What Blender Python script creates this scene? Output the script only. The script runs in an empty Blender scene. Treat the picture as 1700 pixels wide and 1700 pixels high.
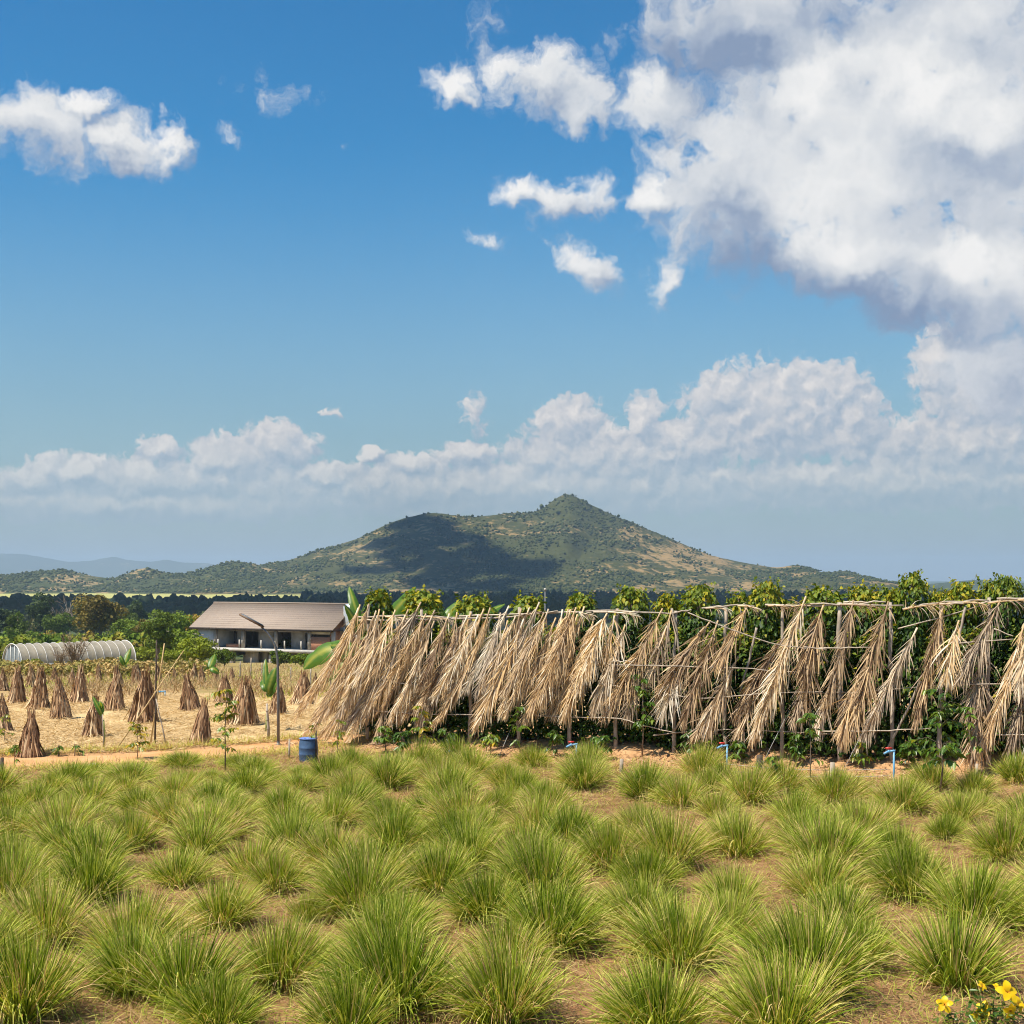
import bpy, math
import numpy as np
from mathutils import Vector

# ------------------------------------------------------------------ camera, light, sky, exposure
scene = bpy.context.scene
COL = scene.collection
R = math.radians
HAZE = 0.00010
CAM_H, FPX, CX, HY = 4.9, 2361.1, 850.0, 960.0     # eye height; focal length, centre and horizon in photo pixels

cam = bpy.data.cameras.new("camera")
cam.lens = 50; cam.sensor_width = 36; cam.shift_y = (HY - 850) / 1700
cam.clip_start = 0.1; cam.clip_end = 60000
camo = bpy.data.objects.new("camera", cam); COL.objects.link(camo)
camo.location = (0, 0, CAM_H); camo.rotation_euler = (R(90), 0, 0)
scene.camera = camo

TO_SUN = Vector((-0.42, -0.25, 0.87)).normalized()
SUN_EL = math.asin(TO_SUN.z); SUN_AZ = math.atan2(TO_SUN.x, TO_SUN.y)
sun = bpy.data.lights.new("sun", 'SUN')
sun.energy = 5.0; sun.angle = R(0.53); sun.color = (1.0, 0.92, 0.79)
suno = bpy.data.objects.new("sun", sun); COL.objects.link(suno)
suno.rotation_euler = TO_SUN.to_track_quat('Z', 'Y').to_euler()
suno.location = (0, 0, 60)

vs = scene.view_settings
vs.view_transform = 'Standard'; vs.look = 'None'; vs.exposure = 0.55; vs.gamma = 1.0; vs.use_curve_mapping = False
scene.cycles.use_adaptive_sampling = True; scene.cycles.adaptive_threshold = 0.02; scene.cycles.adaptive_min_samples = 8
scene.cycles.use_denoising = True
scene.cycles.denoiser = 'OPENIMAGEDENOISE'
scene.cycles.filter_width = 1.05
scene.cycles.max_bounces = 6
scene.cycles.diffuse_bounces = 3
scene.cycles.glossy_bounces = 2
scene.cycles.transmission_bounces = 4
scene.cycles.transparent_max_bounces = 8
scene.cycles.volume_bounces = 0
scene.cycles.volume_step_rate = 1.0
scene.cycles.caustics_reflective = False
scene.cycles.caustics_refractive = False

# ---- node helper
class NT:
    def __init__(s, tree): s.t = tree; s.n = tree.nodes; s.l = tree.links
    def set(s, sock, v):
        if hasattr(v, 'is_output'): s.l.new(v, sock)
        elif v is not None:
            if sock.type == 'RGBA' and not isinstance(v, (int, float)) and len(v) == 3: v = (*v, 1)
            sock.default_value = v
    def math(s, op, a, b=None, c=None, clamp=False):
        n = s.n.new('ShaderNodeMath'); n.operation = op; n.use_clamp = clamp
        for i, v in enumerate((a, b, c)): s.set(n.inputs[i], v)
        return n.outputs[0]
    def vec(s, op, a, b=None, scale=None):
        n = s.n.new('ShaderNodeVectorMath'); n.operation = op
        s.set(n.inputs[0], a); s.set(n.inputs[1], b)
        if scale is not None: s.set(n.inputs['Scale'], scale)
        return n.outputs['Value'] if op in ('LENGTH', 'DOT_PRODUCT', 'DISTANCE') else n.outputs[0]
    def ramp(s, f, stops, mode='LINEAR'):
        n = s.n.new('ShaderNodeValToRGB'); e = n.color_ramp.elements; n.color_ramp.interpolation = mode
        while len(e) < len(stops): e.new(0.5)
        for el, (p, c) in zip(e, stops): el.position = p; el.color = (*c, 1) if len(c) == 3 else c
        s.set(n.inputs[0], f); return n.outputs[0]
    def mix(s, f, a, b, blend='MIX'):
        n = s.n.new('ShaderNodeMix'); n.data_type = 'RGBA'; n.blend_type = blend
        s.set(n.inputs[0], f); s.set(n.inputs[6], a); s.set(n.inputs[7], b); return n.outputs[2]
    def sstep(s, v, a, b, to0=0.0, to1=1.0):
        n = s.n.new('ShaderNodeMapRange'); n.interpolation_type = 'SMOOTHSTEP'
        s.set(n.inputs[0], v); s.set(n.inputs[1], a); s.set(n.inputs[2], b); s.set(n.inputs[3], to0); s.set(n.inputs[4], to1)
        return n.outputs[0]
    def noise(s, vec, scale, detail=4, rough=0.55, lac=2.0, dist=0.0, dim='3D'):
        n = s.n.new('ShaderNodeTexNoise'); n.noise_dimensions = dim
        s.set(n.inputs['Vector'], vec)
        n.inputs['Scale'].default_value = scale; n.inputs['Detail'].default_value = detail
        n.inputs['Roughness'].default_value = rough; n.inputs['Lacunarity'].default_value = lac
        n.inputs['Distortion'].default_value = dist
        return n.outputs['Fac'], n.outputs['Color']
    def voronoi(s, vec, scale, detail=0, rough=0.5, feature='F1', dim='3D'):
        n = s.n.new('ShaderNodeTexVoronoi'); n.feature = feature; n.voronoi_dimensions = dim
        s.set(n.inputs['Vector'], vec); n.inputs['Scale'].default_value = scale
        n.inputs['Detail'].default_value = detail; n.inputs['Roughness'].default_value = rough
        if feature == 'SMOOTH_F1': n.inputs['Smoothness'].default_value = 0.6
        n.normalize = True if detail else False
        return n.outputs['Distance']
    def attr(s, name):
        n = s.n.new('ShaderNodeAttribute'); n.attribute_name = name; return n.outputs['Fac']

# ---- world: physical sky with fair-weather clouds laid out by azimuth and elevation
world = bpy.data.worlds.new("World"); scene.world = world; world.use_nodes = True
wt = NT(world.node_tree); world.node_tree.nodes.clear()
SKY_STRENGTH = 0.10; SKY_SAT = 1.35; SKY_VAL = 1.15; SKY_TINT = (0.50, 1.02, 1.10)
sky = wt.n.new('ShaderNodeTexSky'); sky.sky_type = 'NISHITA'; sky.sun_disc = False
sky.sun_elevation = SUN_EL; sky.sun_rotation = SUN_AZ
sky.air_density = 1.0; sky.dust_density = 0.3; sky.ozone_density = 1.0; sky.altitude = 0

def az_el(px, py):
    d = Vector(((px - CX) / FPX, 1, (HY - py) / FPX)).normalized()
    return math.degrees(math.atan2(d.x, d.y)), math.degrees(math.asin(d.z))
DEGPX = math.degrees(1 / FPX)

def blob_group(name, blobs, k):
    g = bpy.data.node_groups.new(name, 'ShaderNodeTree')
    g.interface.new_socket("P", in_out='INPUT', socket_type='NodeSocketVector')
    g.interface.new_socket("D", in_out='OUTPUT', socket_type='NodeSocketFloat')
    t = NT(g); gi = g.nodes.new('NodeGroupInput'); go = g.nodes.new('NodeGroupOutput')
    acc = None
    for (px, py, rx, ry, rot, *w) in blobs:
        a, e = az_el(px, py)
        m = g.nodes.new('ShaderNodeMapping'); m.vector_type = 'TEXTURE'
        pin = gi.outputs[0]
        if acc is not None:      # keeps the evaluation sequential (Cycles' shader stack is small)
            ma = g.nodes.new('ShaderNodeVectorMath'); ma.operation = 'MULTIPLY_ADD'
            t.set(ma.inputs[0], acc); ma.inputs[1].default_value = (1e-7, 1e-7, 0); t.set(ma.inputs[2], pin); pin = ma.outputs[0]
        t.set(m.inputs['Vector'], pin)
        m.inputs['Location'].default_value = (a, e, 0)
        m.inputs['Rotation'].default_value = (0, 0, R(rot))
        m.inputs['Scale'].default_value = (rx * DEGPX, ry * DEGPX, 1)
        d = t.vec('LENGTH', m.outputs[0])
        d = t.math('SUBTRACT', 1.0, d)
        if w: d = t.math('MULTIPLY', d, w[0])
        acc = d if acc is None else t.math('SMOOTH_MAX', acc, d, k)
    t.set(go.inputs[0], acc)
    return g

HIGH = [  # (photo x, photo y, radius x, radius y, rotation) of the large broken cloud and its outliers
 (1500, 230, 420, 250, -15, 1.5), (1230, 300, 190, 165, -25, 1.3), (1110, 175, 105, 85, -20), (1240, 45, 225, 95, 0, 1.4),
 (1560, 40, 280, 130, 0, 1.2), (1620, 450, 270, 130, -15, 1.4), (1420, 430, 230, 85, -16, 1.3), (1660, 610, 105, 95, 0),
 (905, 135, 140, 58, -8), (755, 140, 60, 50, 10), (975, 170, 80, 52, -10),
 (935, 332, 88, 46, 0), (868, 322, 50, 36, 0), (982, 452, 78, 36, -42), (1110, 455, 24, 62, -20, .55),
 (1078, 325, 52, 48, 0), (815, 396, 28, 20, 0, .45),
 (60, 208, 150, 66, -8), (205, 240, 115, 46, -8), (292, 245, 34, 56, 0), (140, 176, 70, 36, 0),
 (462, 146, 46, 20, -6, .18), (402, 233, 16, 15, 0, .18), (812, 26, 30, 36, 0, .25), (577, 234, 14, 12, 0, .3)]
LOW = [   # towers and banks along the horizon
 (1290, 690, 165, 92, 0), (1370, 652, 92, 56, -10), (1205, 655, 75, 50, 12), (1420, 700, 55, 75, 0),
 (945, 708, 66, 54, 0), (1072, 706, 36, 56, 0), (1020, 762, 210, 62, 0), (1130, 745, 90, 60, 0), (775, 756, 62, 28, 0),
 (682, 772, 58, 22, 0), (460, 742, 70, 46, 0), (385, 762, 84, 46, 0), (265, 748, 38, 28, 0), (130, 785, 90, 34, 0),
 (50, 800, 80, 28, 0), (545, 790, 60, 28, 0), (260, 800, 190, 44, 0), (620, 755, 26, 16, 0), (1600, 745, 190, 66, 0),
 (1650, 660, 120, 60, 0), (1560, 610, 50, 70, 0), (850, 812, 700, 50, 0, 1.0), (200, 840, 420, 30, 0), (1500, 805, 400, 48, 0),
 (553, 690, 12, 11, 0, .25), (786, 690, 18, 40, 0, .28)]
gH = blob_group("high_cloud_layout", HIGH, 0.12)
gL = blob_group("low_cloud_layout", LOW, 0.07)
DARK = [(1150, 65, 230, 130, -15, 1.0), (1420, 515, 340, 62, -14), (1240, 440, 150, 70, -14), (1360, 15, 260, 55, 0, .8), (1600, 245, 120, 40, -20, .6), (1210, 360, 80, 80, -20, .7)]
BRIGHT = [(1385, 310, 150, 130, -20), (1340, 130, 110, 70, -60), (1520, 120, 150, 70, -20), (1640, 450, 130, 60, -20), (1075, 130, 45, 50, 0), (755, 150, 60, 40, 0), (1620, 190, 120, 60, 0)]
gD = blob_group("cloud_shade_layout", DARK, 0.2); gB = blob_group("cloud_light_layout", BRIGHT, 0.2)

tc = wt.n.new('ShaderNodeTexCoord'); sx = wt.n.new('ShaderNodeSeparateXYZ'); wt.set(sx.inputs[0], tc.outputs['Generated'])
AZ = wt.math('DEGREES', wt.math('ARCTAN2', sx.outputs[0], sx.outputs[1]))
EL = wt.math('DEGREES', wt.math('ARCSINE', sx.outputs[2]))
cb = wt.n.new('ShaderNodeCombineXYZ'); wt.set(cb.inputs[0], AZ); wt.set(cb.inputs[1], EL); P0 = cb.outputs[0]

def grp(g, p):
    n = wt.n.new('ShaderNodeGroup'); n.node_tree = g; wt.set(n.inputs[0], p); return n.outputs[0]
def warpv(p, scale, amt, detail=3):
    _, c = wt.noise(p, scale, detail, 0.6, dim='2D')
    return wt.vec('SCALE', wt.vec('SUBTRACT', c, (0.5, 0.5, 0.5)), scale=amt)
def detail_(d, p, bs, ba, bd, vs_, va, vd, rg=0.5):
    f, _ = wt.noise(p, bs, bd, rg, dim='2D')
    v = wt.voronoi(p, vs_, vd, 0.5, 'F1', '2D')
    d = wt.math('MULTIPLY_ADD', wt.math('SUBTRACT', f, 0.5), ba, d)
    return wt.math('MULTIPLY_ADD', wt.math('SUBTRACT', 0.40, v), va, d)
def background(c):
    b_ = wt.n.new('ShaderNodeBackground'); b_.inputs['Strength'].default_value = SKY_STRENGTH
    wt.set(b_.inputs['Color'], wt.vec('SCALE', c, scale=2 ** -vs.exposure / SKY_STRENGTH)); return b_.outputs[0]
def mixsh(f, a_, b_):
    n = wt.n.new('ShaderNodeMixShader'); wt.set(n.inputs[0], f); wt.set(n.inputs[1], a_); wt.set(n.inputs[2], b_); return n.outputs[0]

hs = wt.n.new('ShaderNodeHueSaturation'); hs.inputs['Saturation'].default_value = SKY_SAT; hs.inputs['Value'].default_value = SKY_VAL
wt.set(hs.inputs['Color'], sky.outputs[0])
skyc = wt.vec('MULTIPLY', wt.vec('SCALE', hs.outputs[0], scale=SKY_STRENGTH), SKY_TINT)
skyc = wt.mix(wt.sstep(EL, 18, -3, 0, 1), skyc, (0.40, 0.455, 0.51))      # moist air towards the horizon
sh_sky = background(skyc)

# large high cloud with its outliers
wH = warpv(P0, 0.42, 2.4, 4); PW = wt.vec('ADD', P0, wH)
DH0 = grp(gH, PW)
H0 = detail_(DH0, PW, 0.85, 1.05, 7, 0.62, 0.30, 2, 0.62)
aH = wt.sstep(H0, -0.04, 0.62)
OFF = (-0.38, 0.62, 0)
PW1 = wt.vec('ADD', PW, OFF)
HL0 = detail_(DH0, PW, 0.36, 0.80, 3, 0.45, 0.20, 1)
HL1 = detail_(grp(gH, PW1), PW1, 0.36, 0.80, 3, 0.45, 0.20, 1)
lit = wt.math('MULTIPLY', wt.math('SUBTRACT', HL0, HL1), 0.75)
PV = wt.vec('ADD', P0, wt.vec('SCALE', wH, scale=1.0))
dk = wt.sstep(grp(gD, PV), -0.1, 0.75); br = wt.sstep(grp(gB, PV), -0.1, 0.75)
lit = wt.math('ADD', lit, wt.math('MULTIPLY_ADD', br, 0.34, wt.math('MULTIPLY', dk, -0.44)))
lit = wt.math('ADD', lit, wt.math('MULTIPLY', wt.math('SUBTRACT', H0, HL0), 0.22))
lit = wt.math('ADD', lit, 0.54, clamp=True)
RAMP_H = [(0.0, (0.25, 0.33, 0.48)), (0.25, (0.39, 0.46, 0.58)), (0.5, (0.60, 0.64, 0.70)), (0.78, (0.80, 0.81, 0.82)), (1.0, (0.92, 0.91, 0.90))]
colH = wt.ramp(lit, RAMP_H)

# towers and banks along the horizon
wL = warpv(P0, 1.1, 0.8, 3); PL = wt.vec('ADD', P0, wL)
DL0 = grp(gL, PL)
L0 = detail_(DL0, PL, 1.9, 0.85, 6, 1.25, 0.50, 2, 0.58)
aL = wt.math('MULTIPLY', wt.sstep(L0, -0.02, 0.24), wt.sstep(EL, 0.5, 6.5, 0.25, 0.92))
PL1 = wt.vec('ADD', PL, (-0.17, 0.30, 0))
LL0 = detail_(DL0, PL, 1.6, 0.85, 4, 1.25, 0.55, 1)
LL1 = detail_(grp(gL, PL1), PL1, 1.6, 0.85, 4, 1.25, 0.55, 1)
litL = wt.math('MULTIPLY_ADD', wt.math('SUBTRACT', LL0, LL1), 0.95, 0.50, clamp=True)
litL = wt.math('MULTIPLY', litL, wt.sstep(EL, 0.5, 5.0, 0.6, 1.0))
RAMP_L = [(0.0, (0.37, 0.46, 0.57)), (0.35, (0.49, 0.55, 0.63)), (0.7, (0.70, 0.69, 0.70)), (1.0, (0.88, 0.83, 0.79))]
colL = wt.ramp(litL, RAMP_L)

# outside the framed part of the sky the same kind of cloud goes on at random
gen, _ = wt.noise(P0, 0.085, 4, 0.55, dim='2D')
aG = wt.math('MULTIPLY', wt.sstep(gen, 0.58, 0.70), wt.sstep(EL, 1, 5))
colG = wt.ramp(wt.sstep(gen, 0.52, 0.8), RAMP_H[1:4])
sh_out = mixsh(aG, sh_sky, background(colG))
sh_in = mixsh(aL, sh_sky, background(colL))
sh_in = mixsh(aH, sh_in, background(colH))
inner = wt.math('MULTIPLY', wt.sstep(wt.math('ABSOLUTE', AZ), 20.5, 25, 1, 0), wt.sstep(EL, 23, 27, 1, 0))
inner = wt.math('MULTIPLY', inner, wt.sstep(EL, -1.0, -0.5))
wo = wt.n.new('ShaderNodeOutputWorld'); wt.set(wo.inputs[0], mixsh(inner, sh_out, sh_in))
world.cycles.sampling_method = 'MANUAL'; world.cycles.sample_map_resolution = 512

# ------------------------------------------------------------------ geometry helpers
def rng(s): return np.random.default_rng(s)
def _h(ix, iy, s):
    n = (ix.astype(np.int64) * 374761393 + iy.astype(np.int64) * 668265263 + s * 974711) & 0x7fffffff
    n = ((n ^ (n >> 13)) * 1274126177) & 0x7fffffff
    return ((n ^ (n >> 16)) & 0xffff) / 65535.0
def vnoise(x, y, s=0):
    x = np.asarray(x, float); y = np.asarray(y, float)
    ix = np.floor(x); iy = np.floor(y); fx = x - ix; fy = y - iy
    fx = fx * fx * (3 - 2 * fx); fy = fy * fy * (3 - 2 * fy)
    a = _h(ix, iy, s); b = _h(ix + 1, iy, s); c_ = _h(ix, iy + 1, s); d = _h(ix + 1, iy + 1, s)
    return a + (b - a) * fx + (c_ - a) * fy + (a - b - c_ + d) * fx * fy
def fbm(x, y, s=0, o=4):
    v = 0; a = 0.5
    for i in range(o):
        v = v + a * vnoise(np.asarray(x) * 2 ** i, np.asarray(y) * 2 ** i, s + i * 17); a *= 0.5
    return v / (1 - 0.5 ** o)
def unit(v): return v / np.maximum(np.linalg.norm(v, axis=-1, keepdims=True), 1e-9)
def ss(x, a, b): t = np.clip((x - a) / (b - a), 0, 1); return t * t * (3 - 2 * t)

def mesh(name, V, F, mats, tone=None, smooth=False, mi=None, attrs=None):
    V = np.asarray(V, np.float32); FL = F if isinstance(F, list) else [F]
    FL = [np.asarray(f, np.int32) for f in FL if len(f)]
    me = bpy.data.meshes.new(name)
    nl = sum(f.size for f in FL); nf = sum(len(f) for f in FL)
    me.vertices.add(len(V)); me.vertices.foreach_set('co', V.ravel())
    me.loops.add(nl); me.loops.foreach_set('vertex_index', np.concatenate([f.ravel() for f in FL]))
    me.polygons.add(nf)
    tot = np.concatenate([np.full(len(f), f.shape[1]) for f in FL]).astype(np.int32)
    me.polygons.foreach_set('loop_start', np.concatenate([[0], np.cumsum(tot)[:-1]]).astype(np.int32))
    me.polygons.foreach_set('loop_total', tot)
    if smooth: me.polygons.foreach_set('use_smooth', np.ones(nf, bool))
    for m in (mats if isinstance(mats, (list, tuple)) else [mats]): me.materials.append(m)
    if mi is not None: me.polygons.foreach_set('material_index', np.asarray(mi, np.int32))
    for k, v in {**({'tone': tone} if tone is not None else {}), **(attrs or {})}.items():
        at = me.attributes.new(k, 'FLOAT', 'POINT'); at.data.foreach_set('value', np.asarray(v, np.float32).ravel())
    me.update(calc_edges=True)
    return me
def ob(name, data, parent=None, loc=(0, 0, 0), rot=(0, 0, 0), scale=None):
    o = bpy.data.objects.new(name, data); COL.objects.link(o)
    o.location = loc; o.rotation_euler = rot
    if scale is not None: o.scale = scale if hasattr(scale, '__len__') else (scale,) * 3
    if parent: o.parent = parent
    return o
def tag(o, label, cat=None, group=None, kind=None):
    o['label'] = label
    if cat: o['category'] = cat
    if group: o['group'] = group
    if kind: o['kind'] = kind
    return o
def thing(name, label, cat, loc=(0, 0, 0), rz=0, group=None, scale=None):
    return tag(ob(name, None, None, loc, (0, 0, rz), scale), label, cat, group)
def join(parts):  # [(V, F, tone)] -> one
    Vs, Ts, D = [], [], {}; off = 0
    for V, F, T in parts:
        for f in (F if isinstance(F, list) else [F]):
            if len(f): D.setdefault(f.shape[1], []).append(f + off)
        Vs.append(V); Ts.append(np.broadcast_to(T, (len(V),))); off += len(V)
    return np.concatenate(Vs), [np.concatenate(v) for v in D.values()], np.concatenate(Ts)

def ribbons(P, W, S, T):
    """P (n,m,3) centre lines, W (n,m) half widths, S (n,3)|(n,m,3) side vectors, T (n,m) tone"""
    n, m, _ = P.shape
    if S.ndim == 2: S = np.repeat(S[:, None], m, 1)
    V = np.stack([P - S * W[..., None], P + S * W[..., None]], 2).reshape(-1, 3)
    b = (np.arange(n)[:, None] * m + np.arange(m - 1)[None]) * 2
    F = np.stack([b, b + 1, b + 3, b + 2], -1).reshape(-1, 4)
    return V, F, np.repeat(np.broadcast_to(T, (n, m)).reshape(-1), 2)
def tube(pts, rad, k=6, tone=0.5, cap=True):
    P = np.asarray(pts, float); m = len(P); rad = np.broadcast_to(np.asarray(rad, float), (m,))
    T = unit(np.gradient(P, axis=0)); up = np.array([0, 0, 1.0]) if abs(T[0, 2]) < .9 else np.array([1.0, 0, 0])
    A = unit(np.cross(T, up)); B = np.cross(T, A); a = np.arange(k) / k * 2 * np.pi
    V = (P[:, None] + (A[:, None] * np.cos(a)[None, :, None] + B[:, None] * np.sin(a)[None, :, None]) * rad[:, None, None]).reshape(-1, 3)
    i = np.arange(m - 1)[:, None] * k; j = np.arange(k)[None]
    F = [np.stack([i + j, i + (j + 1) % k, i + k + (j + 1) % k, i + k + j], -1).reshape(-1, 4)]
    if cap: F.append(np.array([list(range(k))[::-1], list(range((m - 1) * k, m * k))]))
    return V, F, np.full(len(V), tone)
def box(x0, x1, y0, y1, z0, z1, tone=0.5):
    V = np.array([(x, y, z) for z in (z0, z1) for y in (y0, y1) for x in (x0, x1)], float)
    F = np.array([(0, 2, 3, 1), (4, 5, 7, 6), (0, 1, 5, 4), (2, 6, 7, 3), (0, 4, 6, 2), (1, 3, 7, 5)])
    return V, F, np.full(8, tone)
def lathe(prof, k=24, tone=0.5):
    prof = np.asarray(prof, float); a = np.arange(k) / k * 2 * np.pi; m = len(prof)
    V = np.stack([prof[:, None, 0] * np.cos(a), prof[:, None, 0] * np.sin(a), np.repeat(prof[:, 1:2], k, 1)], -1).reshape(-1, 3)
    i = np.arange(m - 1)[:, None] * k; j = np.arange(k)[None]
    return V, np.stack([i + j, i + (j + 1) % k, i + k + (j + 1) % k, i + k + j], -1).reshape(-1, 4), np.full(len(V), tone)
def leaves(C, D, N, L, W, T):
    """folded pointed leaves: base C, direction D, normal N, length L, half width W"""
    n = len(C); D = unit(D); S = unit(np.cross(D, N)); N = np.cross(S, D)
    L = np.broadcast_to(L, (n,))[:, None]; W = np.broadcast_to(W, (n,))[:, None]
    m = C + D * L * .45 - N * W * .25; tip = C + D * L - N * L * .12
    l = C + D * L * .4 + S * W + N * W * .25; r = C + D * L * .4 - S * W + N * W * .25
    V = np.stack([C, l, m, r, tip], 1).reshape(-1, 3); b = np.arange(n)[:, None] * 5
    F = np.concatenate([b + q for q in ([[0, 2, 1]], [[0, 3, 2]], [[1, 2, 4]], [[2, 3, 4]])], 1).reshape(-1, 3) if False else \
        np.concatenate([b + np.array([q]) for q in ((0, 2, 1), (0, 3, 2), (1, 2, 4), (2, 3, 4))], 0)
    return V, F, np.repeat(np.broadcast_to(T, (n,)), 5)
_ico = {}
def ico(sub):
    if sub not in _ico:
        import bmesh
        bm = bmesh.new(); bmesh.ops.create_icosphere(bm, subdivisions=sub, radius=1.0)
        _ico[sub] = (np.array([v.co[:] for v in bm.verts]), np.array([[v.index for v in f.verts] for f in bm.faces])); bm.free()
    return _ico[sub]
def blobs(C, Rr, sub, jit, r, tone):
    V0, F0 = ico(sub); n = len(C); k = len(V0)
    a = r.random(n) * 6.283; ca, sa = np.cos(a)[:, None], np.sin(a)[:, None]
    X = V0[None, :, 0] * ca - V0[None, :, 1] * sa; Y = V0[None, :, 0] * sa + V0[None, :, 1] * ca
    B = np.stack([X, Y, np.repeat(V0[None, :, 2], n, 0)], -1) * (1 + r.normal(0, jit, (n, k, 1)))
    V = (C[:, None] + B * np.asarray(Rr)[:, None]).reshape(-1, 3)
    F = (F0[None] + (np.arange(n) * k)[:, None, None]).reshape(-1, 3)
    return V, F, np.repeat(tone, k)

# ------------------------------------------------------------------ materials
def material(name):
    m = bpy.data.materials.new(name); m.use_nodes = True; m.node_tree.nodes.clear()
    t = NT(m.node_tree); out = t.n.new('ShaderNodeOutputMaterial')
    return m, t, out
def principled(t, col, rough=0.7, spec=0.3, bump=None, bstr=0.3, bdist=0.05, metal=0.0):
    p = t.n.new('ShaderNodeBsdfPrincipled'); t.set(p.inputs['Base Color'], col); t.set(p.inputs['Roughness'], rough)
    p.inputs['Specular IOR Level'].default_value = spec; p.inputs['Metallic'].default_value = metal
    if bump is not None:
        b = t.n.new('ShaderNodeBump'); b.inputs['Strength'].default_value = bstr; b.inputs['Distance'].default_value = bdist
        t.set(b.inputs['Height'], bump); t.set(p.inputs['Normal'], b.outputs[0])
    return p
def objcoord(t): return t.n.new('ShaderNodeTexCoord').outputs['Object']
def worldpos(t): return t.n.new('ShaderNodeNewGeometry').outputs['Position']
def objrand(t): return t.n.new('ShaderNodeObjectInfo').outputs['Random']
def objtint(t): return t.n.new('ShaderNodeObjectInfo').outputs['Color']

def leaf_mat(name, stops, trans=0.35, rough=0.5, spec=0.3, tint=False, vary=0.15, grey=0.0):
    m, t, out = material(name)
    f = t.math('MULTIPLY_ADD', t.math('SUBTRACT', objrand(t), 0.5), vary, t.attr('tone'), clamp=True)
    c = t.ramp(f, stops)
    if tint: c = t.mix(1.0, c, objtint(t), 'MULTIPLY')
    if grey:
        rn = t.n.new('ShaderNodeTexWhiteNoise'); rn.noise_dimensions = '1D'; t.set(rn.inputs['W'], t.math('MULTIPLY', objrand(t), 91.7))
        c = t.mix(t.sstep(rn.outputs[0], .5, 1.0, 0, grey), c, t.mix(t.attr('tone'), (.16, .145, .125), (.76, .70, .63)))
    p = principled(t, c, rough, spec)
    tr = t.n.new('ShaderNodeBsdfTranslucent'); t.set(tr.inputs[0], t.mix(1.0, c, (1.25, 1.15, 0.6), 'MULTIPLY'))
    mx = t.n.new('ShaderNodeMixShader'); mx.inputs[0].default_value = trans
    t.set(mx.inputs[1], p.outputs[0]); t.set(mx.inputs[2], tr.outputs[0]); t.set(out.inputs[0], mx.outputs[0])
    return m
def plain(name, col, rough=0.6, spec=0.3, nscale=6, namt=0.25, bump=0.2, metal=0.0, stretch=None):
    m, t, out = material(name)
    v = objcoord(t)
    if stretch: v = t.vec('MULTIPLY', v, stretch)
    f, _ = t.noise(v, nscale, 5, 0.6)
    d = tuple(x * (1 - namt) for x in col); l = tuple(min(1, x * (1 + namt)) for x in col)
    p = principled(t, t.ramp(f, [(0.3, d), (0.7, l)]), rough, spec, f, bump, 0.02, metal)
    t.set(out.inputs[0], p.outputs[0]); return m

M = {}
M['grass'] = leaf_mat('lemongrass_blade', [(0.0, (0.050, 0.100, 0.003)), (0.30, (0.145, 0.225, 0.010)), (0.55, (0.335, 0.425, 0.038)), (0.78, (0.65, 0.63, 0.15)), (0.91, (0.72, 0.52, 0.24)), (1.0, (0.48, 0.29, 0.15))], 0.28, 0.5, 0.18)
M['litter'] = leaf_mat('dry_litter', [(0.0, (0.20, 0.115, 0.055)), (0.5, (0.36, 0.23, 0.11)), (1.0, (0.52, 0.38, 0.20))], 0.1, 0.8, 0.1)
M['weed'] = leaf_mat('weed_leaf', [(0.0, (0.06, 0.12, 0.015)), (0.6, (0.15, 0.25, 0.03)), (1.0, (0.30, 0.36, 0.06))], 0.3, 0.5, 0.3)
M['straw'] = leaf_mat('straw', [(0.0, (0.36, 0.23, 0.10)), (0.5, (0.56, 0.40, 0.20)), (1.0, (0.74, 0.58, 0.34))], 0.1, 0.7, 0.15)
M['frond'] = leaf_mat('dried_palm_leaflet', [(0.0, (0.16, 0.09, 0.045)), (0.25, (0.38, 0.26, 0.155)), (0.5, (0.60, 0.43, 0.25)), (0.75, (0.76, 0.52, 0.25)), (1.0, (0.90, 0.79, 0.60))], 0.16, 0.5, 0.35, vary=0.42, grey=.5)
M['stook'] = leaf_mat('dried_leaf_bundle', [(0.0, (0.11, 0.055, 0.028)), (0.45, (0.32, 0.18, 0.092)), (0.75, (0.53, 0.34, 0.185)), (1.0, (0.76, 0.58, 0.36))], 0.08, 0.7, 0.2)
M['pepper'] = leaf_mat('pepper_leaf', [(0.0, (0.022, 0.055, 0.008)), (0.4, (0.055, 0.115, 0.014)), (0.7, (0.19, 0.25, 0.022)), (1.0, (0.52, 0.42, 0.03))], 0.30, 0.5, 0.25, vary=0.1)
M['sapling'] = leaf_mat('sapling_leaf', [(0.0, (0.035, 0.09, 0.012)), (0.5, (0.10, 0.19, 0.02)), (0.85, (0.24, 0.32, 0.03)), (1.0, (0.50, 0.36, 0.03))], 0.35, 0.36, 0.5)
M['banana'] = leaf_mat('banana_leaf', [(0.0, (0.04, 0.11, 0.014)), (0.5, (0.09, 0.20, 0.022)), (1.0, (0.34, 0.36, 0.06))], 0.35, 0.4, 0.5)
M['tree'] = leaf_mat('tree_leaf', [(0.0, (0.55, 0.55, 0.55)), (1.0, (1.25, 1.25, 1.1))], 0.25, 0.6, 0.2, tint=True)
M['bark'] = plain('bark', (0.20, 0.15, 0.105), 0.9, 0.1, 9, 0.4, 0.5, stretch=(1, 1, 0.2))
M['wood'] = plain('weathered_pole', (0.40, 0.335, 0.265), 0.8, 0.2, 7, 0.35, 0.4, stretch=(1, 1, 0.3))
M['bamboo'] = plain('bamboo', (0.50, 0.42, 0.32), 0.55, 0.35, 5, 0.3, 0.2)
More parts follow.
